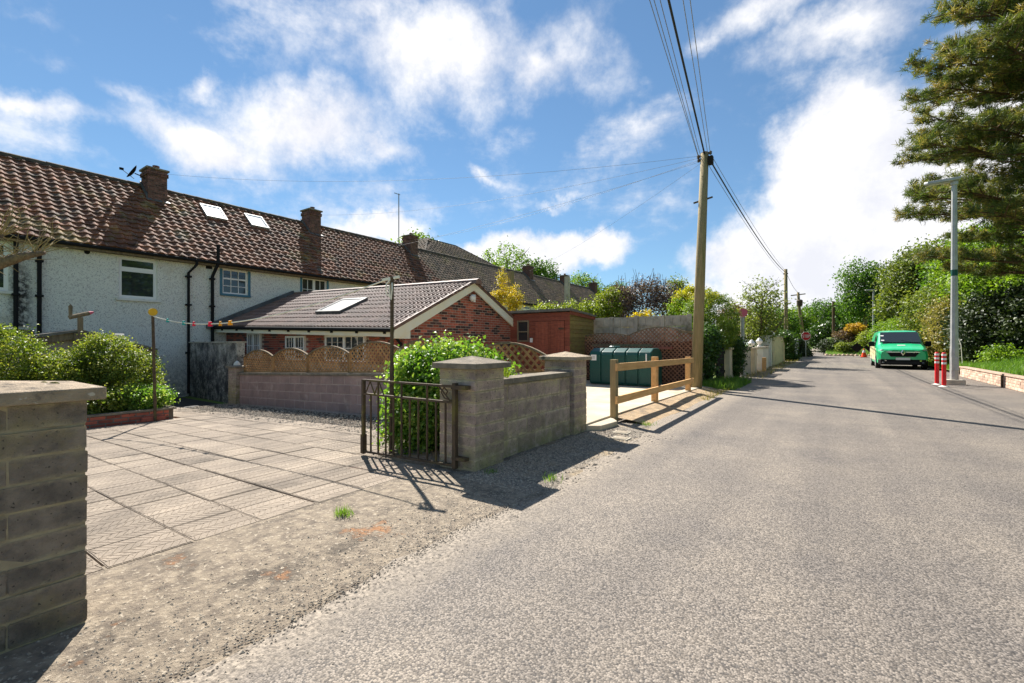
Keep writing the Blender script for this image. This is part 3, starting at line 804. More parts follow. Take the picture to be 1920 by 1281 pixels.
# brick edged bed with shrubs
pl = thing('brick_planter', 'low red brick planter edge holding the yellow green shrubs', 'planter', (-11.2, 2.6, -.3))
block_run(pl, (-11.2, -1.0), (-11.2, 3.6), -.32, -.1, .073, .225, .11, M['brick'], M['sootmortar'], name='brick')
block_run(pl, (-11.26, 3.66), (-14.2, 3.66), -.36, -.1, .073, .225, .11, M['brick'], M['sootmortar'], name='brick')
mb = MB(); mb.beam((-11.2, -1.0, -.08), (-11.2, 3.72, -.08), .15, .035); mb.beam((-11.28, 3.66, -.08), (-14.2, 3.66, -.08), .15, .034); mb.build('coping', M['capdark'], pl)
mb = MB(); mb.box(-15.2, -1.0, -.5, -11.27, 3.59, -.14); mb.build('soil', M['soil'], pl)
t = thing('loose_brick', 'single brick lying on the slabs against the planter corner', 'brick', (-11.08, 3.3, -.28)); mb = MB(); mb.box(-11.13, 3.12, -.285, -11.02, 3.5, -.2); mb.build('body', M['brick'], t, bevel=.006)


# ================================================================== trellis panels
def trellis(name, label, xa, xb, y, zb_a, zb_b, h_side, h_mid, mt, sp=.085, group=None, rail=True, sw=.03):
    t = thing(name, label, 'trellis', ((xa + xb) / 2, y, (zb_a + zb_b) / 2), group)
    W_ = xb - xa; zb = lambda x: zb_a + (zb_b - zb_a) * (x - xa) / W_
    top = lambda x: zb(x) + h_side + (h_mid - h_side) * (1 - ((x - xa) / W_ * 2 - 1) ** 2)
    fr = .035
    for x in (xa + fr / 2, xb - fr / 2): mb = MB(); mb.box(x - fr / 2, y - .018, zb(x), x + fr / 2, y + .018, top(x) - .012); mb.build('post', mt, t)
    mb = MB(); mb.beam((xa + fr, y, zb(xa) + .02), (xb - fr, y, zb(xb) + .02), .034, .035); mb.build('bottom_rail', mt, t)
    mb = MB(); n = 14; pts = [(xa + W_ * i / n, top(xa + W_ * i / n)) for i in range(n + 1)]
    for (x0, z0), (x1, z1) in zip(pts, pts[1:]): mb.add([(x0, y - .024, z0 - .032), (x1, y - .024, z1 - .032), (x1, y + .024, z1 - .032), (x0, y + .024, z0 - .032), (x0, y - .024, z0), (x1, y - .024, z1), (x1, y + .024, z1), (x0, y + .024, z0)], [(3, 2, 1, 0), (4, 5, 6, 7), (0, 1, 5, 4), (2, 3, 7, 6), (1, 2, 6, 5), (3, 0, 4, 7)])
    mb.build('arched_rail', M['woodgrey'] if rail else mt, t)
    zlo = min(zb_a, zb_b); zhi = max(zb_a, zb_b) + max(h_mid, h_side)
    for sgn in (1, -1):
        s = -(zhi - zlo) - .3
        while s < W_ + (zhi - zlo) + .3:
            # line x = xa + s + sgn*k, z = zlo + k; keep the stretch that lies inside the panel
            seg = []
            for q in range(81):
                k = (zhi - zlo) * q / 80; x = xa + s + sgn * k - (0 if sgn > 0 else -0); z = zlo + k
                if xa + fr < x < xb - fr and zb(x) + .03 < z < top(x) - .03: seg.append((x, z))
            if len(seg) > 3:
                mb = MB(); yy = y + .006 * sgn; (x0, z0), (x1, z1) = seg[0], seg[-1]
                mb.beam((x0, yy, z0), (x1, yy, z1), .0105, sw, up=(-(z1 - z0), 0, x1 - x0)); mb.build('slat', mt, t)
            s += sp * 1.414
    return t


gl = 'lattice panels along the purple wall'
PT = [(-13.0, -11.48, 'arched lattice panel nearest the rendered wall, above the purple wall'), (-11.47, -9.92, 'arched lattice panel second from the rendered wall, thinner slats showing the brick behind'),
      (-9.91, -8.35, 'arched lattice panel third from the rendered wall, below the small brick house window'), (-8.34, -6.79, 'taller arched lattice panel beside the thin washing line pole'),
      (-6.78, -5.2, 'arched lattice panel mostly hidden by the climbing bush')]
tf = lambda x: .812 + .035 * (x + 3.4)
for k, (a, b, lab) in enumerate(PT):
    trellis('trellis_panel', lab, a, b, 5.9, tf(a), tf(b), .42 + (.06 if k > 2 else 0), .60 + (.04 if k > 2 else 0), M['lattice'], group=gl)
trellis('trellis_panel', 'arched lattice panel showing between the two capped gate pillars', -5.19, -3.42, 5.9, tf(-5.19), tf(-3.42), .22, .50, M['lattice'], sp=.1, group=gl, sw=.034)
mb = MB(); mb.beam((-5.19, 6.0, .78), (-3.42, 6.0, .84), .03, .05); tag(mb.build('grey_rail', M['woodgrey']), 'flat grey timber rail behind the lattice between the gate pillars', 'rail')


# ================================================================== houses
def wall_panel(mb, X, Y0, Y1, z0, z1, ops, reveal=.12, back=.3):
    ys = sorted({Y0, Y1, *[v for o in ops for v in o[:2]]}); zs = sorted({z0, z1, *[v for o in ops for v in o[2:4]]})
    for ya, yb in zip(ys, ys[1:]):
        for za, zb in zip(zs, zs[1:]):
            if any(o[0] <= ya and yb <= o[1] and o[2] <= za and zb <= o[3] for o in ops): continue
            mb.face([(X, ya, za), (X, yb, za), (X, yb, zb), (X, ya, zb)])
    for a, b, c, d in [o[:4] for o in ops]:
        r = X - reveal
        mb.face([(X, a, c), (X, a, d), (r, a, d), (r, a, c)]); mb.face([(X, b, d), (X, b, c), (r, b, c), (r, b, d)])
        mb.face([(X, a, c), (r, a, c), (r, b, c), (X, b, c)]); mb.face([(X, a, d), (X, b, d), (r, b, d), (r, a, d)])
    mb.face([(X, Y0, z1), (X, Y1, z1), (X - back, Y1, z1), (X - back, Y0, z1)])
    for y in (Y0, Y1): mb.face([(X, y, z0), (X, y, z1), (X - back, y, z1), (X - back, y, z0)])


def window(parent, X, y0, y1, z0, z1, style, sill=True, reveal_mt=None, sill_mt=None, rec=.07):
    """a window whose opening is y0..y1, z0..z1 in a wall facing +X; frame > pane, sill"""
    xf = X - rec; mb = MB(); f = .055
    bars = [(y0, y1, z0, z0 + f), (y0, y1, z1 - f, z1), (y0, y0 + f, z0 + f, z1 - f), (y1 - f, y1, z0 + f, z1 - f)]
    panes = []
    zt = z0 + (z1 - z0) * .70
    if style == 'toplight':
        bars += [(y0 + f, y1 - f, zt - .03, zt + .05)]; panes = [(y0 + f, y1 - f, z0 + f, zt - .03), (y0 + f, y1 - f, zt + .05, z1 - f)]
        inner = .035
        for (a, b, c, d) in list(panes):
            bars += [(a, a + inner, c, d), (b - inner, b, c, d), (a + inner, b - inner, c, c + inner), (a + inner, b - inner, d - inner, d)]
    elif style == 'georgian':
        zt = z0 + (z1 - z0) * .62; bars += [(y0 + f, y1 - f, zt - .03, zt + .03)]; panes = [(y0 + f, y1 - f, z0 + f, zt - .03), (y0 + f, y1 - f, zt + .03, z1 - f)]
        for q in (1, 2):
            yy = y0 + f + (y1 - y0 - 2 * f) * q / 3
            bars += [(yy - .012, yy + .012, z0 + f, zt - .03), (yy - .012, yy + .012, zt + .03, z1 - f)]
        zm = (z0 + f + zt - .03) / 2; bars += [(y0 + f, y1 - f, zm - .012, zm + .012)]
    else:  # two casements with a crossing bar each
        ym = (y0 + y1) / 2; bars += [(ym - .06, ym + .06, z0 + f, z1 - f)]; panes = [(y0 + f, ym - .06, z0 + f, z1 - f), (ym + .06, y1 - f, z0 + f, z1 - f)]
        for a, b, c, d in list(panes):
            bars += [((a + b) / 2 - .012, (a + b) / 2 + .012, c, d), (a, b, (c + d) / 2 - .012, (c + d) / 2 + .012)]
    for i, (a, b, c, d) in enumerate(bars):
        e = .0013 * (i % 5); mb.box(xf - .05, a, c, xf + .004 + e, b, d)
    w = mb.build('window', M['white'], parent)
    for a, b, c, d in panes: q = MB(); q.box(xf - .035, a, c, xf - .022, b, d); q.build('pane', M['glass'], w)
    if sill: q = MB(); q.box(X - rec - .06, y0 - .09, z0 - .09, X + .07, y1 + .09, z0 - .005); q.build('sill', sill_mt or M['renderwhite'], w, bevel=.006)
    if reveal_mt:
        q = MB()
        for ya, yb in ((y0 - .10, y0 - .004), (y1 + .004, y1 + .10)): q.box(X - rec, ya, z0, X + .012, yb, z1)
        q.build('reveal', reveal_mt, w)
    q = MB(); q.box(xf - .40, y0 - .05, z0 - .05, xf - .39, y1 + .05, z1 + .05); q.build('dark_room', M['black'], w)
    return w


def tile_mesh(name, w, g, mt, prof):
    mb = MB(); over = .05; th = .022; n = len(prof); rise = .046 if mt is M['tile'] else .03
    vs = [(x * w, -.0, z + rise) for x, z in prof] + [(x * w, g + over, z) for x, z in prof] + [(x * w, -.0, -.016) for x, z in prof]
    fs = [(i, i + 1, n + i + 1, n + i) for i in range(n - 1)] + [(2 * n + i, 2 * n + i + 1, i + 1, i) for i in range(n - 1)]
    me = bpy.data.meshes.new(name); me.from_pydata(vs, [], fs); me.materials.append(mt); return me


PAN = [(0, .006), (.16, .0), (.36, .003), (.52, .018), (.66, .036), (.80, .038), (.92, .024), (1.0, .008)]
ROMAN = [(0, .004), (.04, .026), (.12, .034), (.20, .026), (.25, .004), (.48, .002), (.52, .004), (.56, .026), (.64, .034), (.72, .026), (.77, .004), (1.0, .003)]
T_TERR = tile_mesh('roof_tile', .30, .275, M['tile'], PAN); T_FAR = tile_mesh('roof_tile', .30, .275, M['tilefar'], PAN); T_EXT = tile_mesh('roof_tile', .33, .325, M['exttile'], ROMAN)


def tile_roof(parent, O, U, V, me, w, g, nu, nv, limit, keep=None, mt=None):
    """rows of tiles from eave corner O, U along the eave, V up the slope; the largest in view are objects"""
    O, U, V = Vector(O), Vector(U).normalized(), Vector(V).normalized(); Nn = U.cross(V).normalized()
    rot = Matrix((U, V, Nn)).transposed(); items = []
    for r in range(nv):
        for c in range(nu):
            if keep and not keep(c * w + w / 2, r * g + g / 2): continue
            p = O + U * (c * w + random.uniform(-.004, .004)) + V * (r * g + random.uniform(-.006, .006)) + Nn * random.uniform(0, .006)
            items.append((me, p, rot @ Matrix.Rotation(random.uniform(-.008, .008), 3, 'Z')))
    if limit: lay(items, 'roof_tile', parent, limit, 'roof_tiling', mt)
    else: merge_pieces([(m, Matrix.Translation(p) @ q.to_4x4()) for m, p, q in items], 'roof_tiling', mt, parent)


EX, EZ, RX, RZ = -18.42, 4.26, -22.0, 7.40
SLV = Vector((RX - EX, 0, RZ - EZ)); SLEN = SLV.length; SLV.normalize(); GAUGE = SLEN / 17


def chimney(house, yc, z_top, bricks, cap=M['capdark'], limit=200):
    x0, x1, y0, y1 = -22.0, -21.27, yc - .31, yc + .31
    mb = MB(); e = .008; mb.box(x0 + e, y0 + e, 6.2, x1 - e, y1 - e, z_top - .003)
    ch = mb.build('chimney', M['sootmortar'], house)
    n = int((z_top - 6.45) / .078); items = []
    for r in range(n):
        z = z_top - (r + .5) * .078
        over = .035 if r in (1, 2) else 0
        for face in ('front', 'side'):
            L = (y1 - y0) if face == 'front' else (x1 - x0); L += 2 * over; bl = .215; k = 0; s = -(bl / 2 if r % 2 else 0)
            while s < L - .03:
                s0, s1 = max(0, s), min(L, s + bl)
                if s1 - s0 > .04:
                    d = .09
                    me = piece_mesh('brick', s1 - s0 - .01, d, .066, M['chimbrick'], ch=.004)
                    if face == 'front': p = Vector((x1 + over - d / 2 + .0005, y0 - over + (s0 + s1) / 2, z)); rt = Matrix.Rotation(R(90), 3, 'Z')
                    else: p = Vector((x0 - over + (s0 + s1) / 2, y0 - over + d / 2 - .0005, z)); rt = Matrix.Identity(3)
                    items.append((me, p, rt))
                s += bl
    if bricks: lay(items, 'brick', ch, limit, 'brickwork', M['chimbrick'])
    else: merge_pieces([(m, Matrix.Translation(p) @ q.to_4x4()) for m, p, q in items], 'brickwork', M['chimbrick'], ch)
    mb = MB(); mb.box(x0 - .06, y0 - .06, z_top, x1 + .06, y1 + .06, z_top + .07); mb.build('cap', cap, ch, bevel=.01)
    mb = MB(); mb.lathe([(.11, 0), (.10, .14), (.115, .15), (.115, .18), (.08, .18), (.08, .02)], (-21.62, yc + .05, z_top + .07), 10); mb.build('pot', M['chimbrick'], ch)
    # lead apron at the roof line
    zr = lambda x: EZ + (x - EX) * (RZ - EZ) / (RX - EX)
    mb = MB(); mb.prism([(x1 + .02, y0 - .06, zr(x1) + .02), (x1 + .02, y1 + .06, zr(x1) + .02), (x1 + .16, y1 + .06, zr(x1 + .16) + .075), (x1 + .16, y0 - .06, zr(x1 + .16) + .075)], (0, 0, .03))
    mb.prism([(x1, y0 - .05, zr(x1) + .05), (x1, y0 - .05, zr(x1) + .2), (x0, y0 - .05, zr(x0) + .2), (x0, y0 - .05, zr(x0) + .05)], (0, .04, 0))
    mb.build('flashing', M['lead'], ch)
    return ch


def house(idx, Y0, Y1, label, wall_mt, wins, tile, tmt, limit, chim, chim_top=7.95, bricks=False, roof=True, pipes=(), group='houses of the terrace'):
    h = thing('terrace_house', label, 'house', (-19, (Y0 + Y1) / 2, -.55), group)
    mb = MB(); wall_panel(mb, -18.7, Y0, Y1, -.7, 4.34, [w[:4] for w in wins])
    mb.face([(-25.3, Y0, -.7), (-25.3, Y1, -.7), (-25.3, Y1, 4.3), (-25.3, Y0, 4.3)])
    for y in (Y0 + .004, Y1 - .004): mb.face([(-18.72, y, -.7), (-18.72, y, 4.28), (-22, y, 7.2), (-25.3, y, 4.28), (-25.3, y, -.7)])
    mb.build('wall', wall_mt, h)
    for w in wins: window(h, -18.7, *w[:4], w[4], True, w[5] if len(w) > 5 else None, w[6] if len(w) > 6 else None)
    mb = MB(); mb.face([(EX, Y0, EZ - .02), (EX, Y1, EZ - .02), (RX, Y1, RZ - .02), (RX, Y0, RZ - .02)]); mb.face([(RX, Y0, RZ - .02), (RX, Y1, RZ - .02), (-25.6, Y1, 4.2), (-25.6, Y0, 4.2)]); mb.build('roof', M['soil'], h)
    nu = int(round((Y1 - Y0) / .30)); wt = (Y1 - Y0) / nu
    tile_roof(h, (EX, Y0, EZ), (0, 1, 0), SLV, tile, wt, GAUGE, nu, 17, limit, mt=tmt)
    # ridge
    items = []; y = Y0
    prof = [(-.17, -.10), (-.11, .02), (0, .07), (.11, .02), (.17, -.10)]
    if 'ridgem' not in _pc:
        m_ = MB(); m_.add([(a, 0, b) for a, b in prof] + [(a * .96, .44, b - .006) for a, b in prof], [(i, 5 + i, 6 + i, i + 1) for i in range(4)] + [(0, 1, 2, 3, 4), (9, 8, 7, 6, 5)])
        me = bpy.data.meshes.new('ridge_tile'); me.from_pydata(m_.v, [], m_.f); me.materials.append(M['ridge']); _pc['ridgem'] = me
    while y < Y1 - .1:
        items.append((_pc['ridgem'], Vector((RX, y, RZ + .03 + random.uniform(-.006, .006))), Matrix.Rotation(random.uniform(-.01, .01), 3, 'Z'))); y += .44
    if limit: lay(items, 'ridge_tile', h, 40)
    else: merge_pieces([(m, Matrix.Translation(p) @ q.to_4x4()) for m, p, q in items], 'ridge_tiling', M['ridge'], h)
    mb = MB(); mb.tube([(EX + .04, Y0, EZ - .05), (EX + .04, Y1, EZ - .05)], .055, 8); mb.build('gutter', M['black'], h)
    mb = MB(); mb.box(-18.69, Y0, EZ - .16, EX - .02, Y1, EZ - .055); mb.build('soffit', M['woodgrey'], h)
    for y, kind in pipes:
        mb = MB()
        if kind == 'swan': mb.tube([(EX + .04, y + .18, EZ - .08), (EX + .04, y + .18, EZ - .2), (-18.6, y, EZ - .5), (-18.6, y, -.5)], .045, 8)
        elif kind == 'soil': mb.tube([(-18.40, y + .12, 4.88), (-18.40, y + .12, 4.2), (-18.58, y, 3.72), (-18.58, y, -.5)], .058, 8)
        else: mb.tube([(-18.6, y, 4.2), (-18.6, y, -.5)], .05, 8)
        for z in (.9, 2.6, 3.6): mb.box(-18.68, y - .08, z, -18.53, y + .08, z + .06)
        mb.build('downpipe', M['black'], h)
    if chim is not None: chimney(h, chim, chim_top, bricks)
    return h


random.seed(5)
h1 = house(1, .05, 6.72, 'nearest terrace house of mottled pebble dash with white windows and a satellite dish', M['dash'],
           [(1.1, 2.3, 2.72, 4.06, 'toplight'), (4.68, 5.70, 2.74, 4.07, 'toplight'), (1.5, 2.9, .3, 1.75, 'toplight')], T_TERR, M['tile'], 300, 6.5, bricks=True, pipes=((2.42, 'plain'), (2.88, 'plain'), (6.58, 'swan')))
mb = MB(); mb.tube([(-18.72, 3.92, 4.07), (-18.68, 3.92, 4.07)], .07, 10); mb.build('air_vent', M['black'], h1)
mb = MB()   # satellite dish bolted to the chimney
c = Vector((-21.6, 5.86, 7.72)); ax = Vector((-.1, -.6, .35)).normalized(); q = ax.to_track_quat('Z', 'Y')
prof = [(.001, 0), (.12, .012), (.22, .045), (.29, .085), (.28, .092), (.2, .052), (.001, .012)]
b0 = MB(); b0.lathe(prof, (0, 0, 0), 18); mb.add([tuple(c + q @ Vector(v)) for v in b0.v], b0.f)
mb.tube([c - ax * .02, c + Vector((0, .2, -.05)), (-21.6, 6.2, 7.6)], .022, 6); mb.tube([c + Vector((0, 0, -.22)), c + ax * .42 + Vector((0, 0, -.16))], .012, 5); e = c + ax * .42 + Vector((0, 0, -.16)); mb.box(e.x - .03, e.y - .06, e.z - .03, e.x + .03, e.y + .06, e.z + .05)
o = mb.build('satellite_dish', M['black']); tag(o, 'dark satellite dish clamped to the nearest chimney stack', 'satellite dish')

h2 = house(2, 6.724, 13.32, 'terrace house with blue window trim and two roof windows behind the brick extension', M['dash'],
           [(7.72, 8.62, 3.15, 4.08, 'georgian', M['blue'], M['blue']), (10.86, 12.02, 3.15, 4.12, 'pair', M['blue'], M['blue'])], T_TERR, M['tile'], 300, 13.05, bricks=True, pipes=((7.33, 'soil'),))
mb = MB(); mb.box(-18.71, 7.16, 4.0, -18.68, 7.36, 4.12); mb.build('air_vent', M['black'], h2)
zr = lambda x: EZ + (x - EX) * (RZ - EZ) / (RX - EX)
NS = Vector((-(RZ - EZ) / (RX - EX), 0, 1)).normalized()


def skylight(parent, y0, y1, xa, xb):
    P = lambda x, y, n: Vector((x, y, zr(x))) + NS * n
    mb = MB(); ring = lambda e, n: [P(xa - e * .75, y0 + e, n), P(xa - e * .75, y1 - e, n), P(xb + e * .75, y1 - e, n), P(xb + e * .75, y0 + e, n)]
    a, b, c = ring(-.02, .02), ring(-.02, .12), ring(.035, .12); d = ring(.035, .09)
    mb.add(a + b + c + d, [(0, 1, 5, 4), (1, 2, 6, 5), (2, 3, 7, 6), (3, 0, 4, 7)] + [(4 + i, 4 + (i + 1) % 4, 8 + (i + 1) % 4, 8 + i) for i in range(4)] + [(8 + i, 8 + (i + 1) % 4, 12 + (i + 1) % 4, 12 + i) for i in range(4)])
    w = mb.build('roof_window', M['steel'], parent)
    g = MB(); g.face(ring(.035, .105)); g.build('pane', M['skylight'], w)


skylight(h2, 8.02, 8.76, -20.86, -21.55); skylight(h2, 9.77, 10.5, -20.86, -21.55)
h3 = house(3, 13.324, 19.95, 'third terrace house with rust brown tiles, only its eaves visible behind the extension ridge', M['dash'],
           [(14.1, 15.24, 3.15, 4.12, 'toplight')], T_TERR, M['tile'], 150, 19.68, bricks=True)
for k, (ya, yb, ch, lab) in enumerate(((19.954, 26.5, None, 'terrace house whose hipped roof rises above the long ridge'), (26.504, 33.05, 33.2, 'terrace house between the hipped roof and the golden conifer'),
                                      (33.054, 39.6, 39.8, 'terrace house last but one along the long roof ridge'), (39.604, 46.8, 46.4, 'farthest terrace house with its roof ending behind the purple bush'))):
    hh = house(4 + k, ya, yb, lab, M['dash'], [(ya + 1.5, ya + 2.6, 3.15, 4.1, 'toplight')], T_FAR, M['tilefar'], 0, ch)
    if k == 0:
        A, B, C, Dd = Vector((-23.5, 23, 8.7)), Vector((-23.5, 25.9, 8.7)), Vector((-21.98, 29.4, 7.36)), Vector((-21.98, 21.3, 7.36)); bk = Vector((-5, 0, 0))
        mb = MB(); mb.face([Dd, C, B, A]); mb.face([Dd, A, A + bk, Dd + bk]); mb.face([C, C + bk, B + bk, B]); mb.face([A, B, B + bk, A + bk]); mb.build('hipped_roof', M['tilefar'], hh)
        U, V = Vector((0, 1, 0)), SLV
        fr = lambda u, v: (u > v * .84 + .1) and (u < 8.1 - v * 1.72 - .1)
        tile_roof(hh, Dd + Vector((.02, 0, .02)), U, (A - Dd) - U * (A - Dd).dot(U), T_FAR, .3, .275, 27, 7, 0, fr, M['tilefar'])
        Vs = (A - Dd) - Vector((1, 0, 0)) * (A - Dd).x; tile_roof(hh, Dd + Vector((-5, 0, .03)), Vector((1, 0, 0)), Vs, T_FAR, .3, .275, 17, 8, 0, lambda u, v: u < 5 - v * .68, M['tilefar'])
        mb = MB(); mb.tube([Dd, A, B, C], .09, 6); mb.tube([A, A + bk], .09, 6); mb.build('hip_ridge', M['ridge'], hh)
# aerial mast by the third chimney
t = thing('aerial_mast', 'thin television aerial mast standing beside the third chimney', 'aerial', (-21.8, 18.9, 7.3))
mb = MB(); mb.tube([(-21.8, 18.9, 7.2), (-21.8, 18.9, 10.5)], .028, 6); mb.build('pole', M['dropwire'], t)
mb = MB(); mb.tube([(-21.8, 18.55, 10.45), (-21.8, 19.0, 10.45)], .022, 5); mb.build('arm', M['dropwire'], t)

# ------------------------------------------------------------------ brick extension of the second house
ext = thing('house_extension', 'red brick single storey extension with grey brown tiled roof and cream bargeboards', 'house extension', (-13.5, 10.4, -.4))
XG, XH = -8.84, -18.68
EZX = lambda x: 1.64 + (XG - x) / (XG - XH) * .26
RZX = lambda x: 3.11 + (XG - x) / (XG - XH) * .24
yL, yR, yA = 7.45, 13.5, 10.475
# brick core
wx = XG - .0075
mb = MB(); mb.face([(wx, 7.84, -.6), (wx, 13.2, -.6), (wx, 13.2, 1.72), (wx, yA, 3.0), (wx, 7.86, 1.72)]); 
mb.face([(wx, 7.84, -.6), (wx, 7.86, 1.72), (XH, 7.86, 1.9), (XH, 7.86, -.6)]); mb.face([(wx, 13.2, -.6), (XH, 13.2, -.6), (XH, 13.2, 1.9), (wx, 13.2, 1.72)]); mb.build('wall', M['brickmortar'], ext)
items = []
rk = random.Random(2)
for r in range(34):
    z = .62 + r * .0745
    s = 7.85 - (.1125 if r % 2 else 0)
    while s < 13.22:
        y0, y1 = max(7.85, s), min(13.21, s + .225)
        lim = 1.70 + (1.36 * (1 - abs((y0 + y1) / 2 - yA) / 3.0))
        sold = 9.35 < (y0 + y1) / 2 < 11.75 and 1.05 < z < 1.29
        if y1 - y0 > .05 and z < lim - .06 and not sold:
            dk = rk.random() < .26
            items.append((piece_mesh('brick', y1 - y0 - .012, .05, .063, M['brickdark'] if dk else M['brick'], ch=.004, jit=.0015), Vector((XG - .028 + rk.uniform(-.002, .002), (y0 + y1) / 2, z)), Matrix.Rotation(R(90), 3, 'Z')))
        s += .225
for k in range(32): items.append((piece_mesh('brick', .063, .05, .215, M['brick'], ch=.004, jit=.0015), Vector((XG - .026, 9.38 + k * .0745, 1.17)), Matrix.Rotation(R(90), 3, 'Z')))
red = [i for i in items if i[0].materials[0] == M['brick']]; drk = [i for i in items if i[0].materials[0] == M['brickdark']]
lay(red, 'brick', ext, 220, 'brickwork', M['brick']); lay(drk, 'brick', ext, 75, 'dark_brickwork', M['brickdark'])
EW = [(-16.95, -16.05, .75, 1.63), (-14.4, -13.3, .75, 1.5), (-12.2, -10.35, .75, 1.5)]
items = []
for r in range(13):
    z = .72 + r * .0745; s = XH - (.1125 if r % 2 else 0)
    while s < XG - .03:
        x0, x1 = max(XH, s), min(XG - .055, s + .225); xm = (x0 + x1) / 2
        if x1 - x0 > .05 and not any(a - .1 < xm < b + .1 and c < z < d + .03 for a, b, c, d in EW) and z < 1.68 + (XG - xm) * .026:
            items.append((piece_mesh('brick', x1 - x0 - .012, .05, .063, M['brick'] if rk.random() > .3 else M['brickdark'], ch=.004, jit=.0015), Vector((xm, 7.858 + rk.uniform(-.002, .002), z)), Matrix.Identity(3)))
        s += .225
for m_, nm in ((M['brick'], 'side_brickwork'), (M['brickdark'], 'dark_side_brickwork')):
    merge_pieces([(a, Matrix.Translation(p) @ q.to_4x4()) for a, p, q in items if a.materials[0] == m_], nm, m_, ext)
for a, b, c, d in EW:
    mb = MB(); f = .06; y = 7.80
    for i, (p, q, u, v) in enumerate(((a, b, c, c + f), (a, b, d - f, d), (a, a + f, c + f, d - f), (b - f, b, c + f, d - f), ((a + b) / 2 - .05, (a + b) / 2 + .05, c + f, d - f))): mb.box(p, y - .02 - .001 * i, u, q, y + .05, v)
    for p, q in ((a + f, (a + b) / 2 - .05), ((a + b) / 2 + .05, b - f)):
        for k in (1, 2): xx = p + (q - p) * k / 3; mb.box(xx - .01, y - .01, c + f, xx + .01, y + .03, d - f)
        mb.box(p, y - .012, (c + d) / 2 - .01, q, y + .03, (c + d) / 2 + .01)
    w = mb.build('window', M['white'], ext); g = MB(); g.box(a + f, y + .006, c + f, b - f, y + .02, d - f); g.build('pane', M['glass'], w)
# roof planes, tiles, ridge, verge, boards
mb = MB(); gx = XG + .13
mb.face([(gx, yL, EZX(gx) - .03), (gx, yA, RZX(gx) - .03), (XH, yA, RZX(XH) - .03), (XH, yL, EZX(XH) - .03)][::-1]); mb.face([(gx, yA, RZX(gx) - .03), (gx, yR, EZX(gx) - .03), (XH, yR, EZX(XH) - .03), (XH, yA, RZX(XH) - .03)][::-1]); mb.build('roof', M['soil'], ext)
U = Vector((gx - XH, 0, EZX(gx) - EZX(XH))).normalized(); V0 = Vector((0, yA - yL, 1.47)); V = V0 - U * V0.dot(U)
nu = int((gx - XH) / .33)
tile_roof(ext, (XH, yL, EZX(XH)), U, V, T_EXT, (gx - XH) / nu, .325 * V0.length / 3.37, nu, 10, 300, lambda u, v: not (5.2 < u < 6.45 and .98 < v < 2.05), M['exttile'])
U2 = -U; V2 = Vector((0, yA - yR, 1.47)); V2 = V2 - U2 * V2.dot(U2)
tile_roof(ext, (gx, yR, EZX(gx)), U2, V2, T_EXT, .33, .325, nu, 10, 0, None, M['exttile'])
items = []
x = XH
while x < gx - .05:
    items.append((_pc['ridgem'], Vector((x, yA, RZX(x) + .02)), Matrix.Rotation(R(-90), 3, 'Z'))); x += .44
me2 = _pc['ridgem'].copy(); me2.materials.clear(); me2.materials.append(M['exttile'])
for a, p, q in items: link('ridge_tile', me2, ext, p, q)
for s, (ya, yb) in ((-1, (yL, yA)), (1, (yR, yA))):
    n_ = 'bargeboard'; z0, z1 = EZX(XG), RZX(XG); ext_ = 0
    mb = MB(); x0 = XG + .055
    mb.prism([(x0, ya, z0 - .045), (x0, yb, z1 - .045), (x0, yb, z1 - .26), (x0, ya + (.12 * -s), z0 - .25 + .0), (x0, ya, z0 - .25)], (.05, 0, 0)); mb.build(n_, M['cream'], ext)
    mb = MB(); mb.prism([(x0 - .02, ya, z0 - .04), (x0 - .02, yb, z1 - .04), (x0 - .02, yb, z1 + .045), (x0 - .02, ya, z0 + .045)], (.09, 0, 0)); mb.build('verge_trim', M['exttile'], ext)
mb = MB(); mb.prism([(XG + .002, yL + .0, EZX(XG) - .26), (XG + .002, yL + .55, EZX(XG) - .26), (XG + .002, yL + .55, EZX(XG) + .17), (XG + .002, yL, EZX(XG) - .06)], (.05, 0, 0)); mb.build('box_end', M['cream'], ext)
mb = MB(); mb.add([(XH, yL + .02, EZX(XH) - .22), (XG + .05, yL + .02, EZX(XG) - .22), (XG + .05, yL + .02, EZX(XG) - .07), (XH, yL + .02, EZX(XH) - .07), (XH, 7.84, EZX(XH) - .22), (XG, 7.84, EZX(XG) - .22)], [(0, 1, 2, 3), (0, 4, 5, 1)]); mb.build('fascia', M['cream'], ext)
mb = MB(); mb.tube([(XH, yL - .045, EZX(XH) - .05), (XG + .08, yL - .045, EZX(XG) - .05)], .055, 8)
for k in range(9):
    x = XH + .6 + k * 1.12; mb.box(x - .03, yL - .03, EZX(x) - .15, x + .03, yL + .018, EZX(x) - .06)
mb.build('gutter', M['black'], ext)
mb = MB(); mb.tube([(XG - .05, yL + .02, EZX(XG) - .1), (XG - .06, 7.78, 1.25), (XG - .06, 7.78, -.4)], .04, 8); mb.build('downpipe', M['black'], ext)
mb = MB(); f = lambda y: 1.9 + (y - yL) * .486
mb.prism([(XH + .02, yL - .3, f(yL) - .1), (XH + .02, yA - .1, f(yA) - .08), (XH + .02, yA - .1, f(yA) + .12), (XH + .02, yL - .3, f(yL) + .06)], (.16, 0, 0)); mb.build('flashing', M['lead'], ext)
Pn = lambda u, v, n: Vector((XH, yL, EZX(XH))) + U * u + V.normalized() * v + U.cross(V).normalized() * n
ring = lambda e, n: [Pn(5.2 + e, .98 + e, n), Pn(6.45 - e, .98 + e, n), Pn(6.45 - e, 2.05 - e, n), Pn(5.2 + e, 2.05 - e, n)]
a, b, c, d = ring(-.03, .0), ring(-.03, .12), ring(.07, .12), ring(.07, .08); mb = MB()
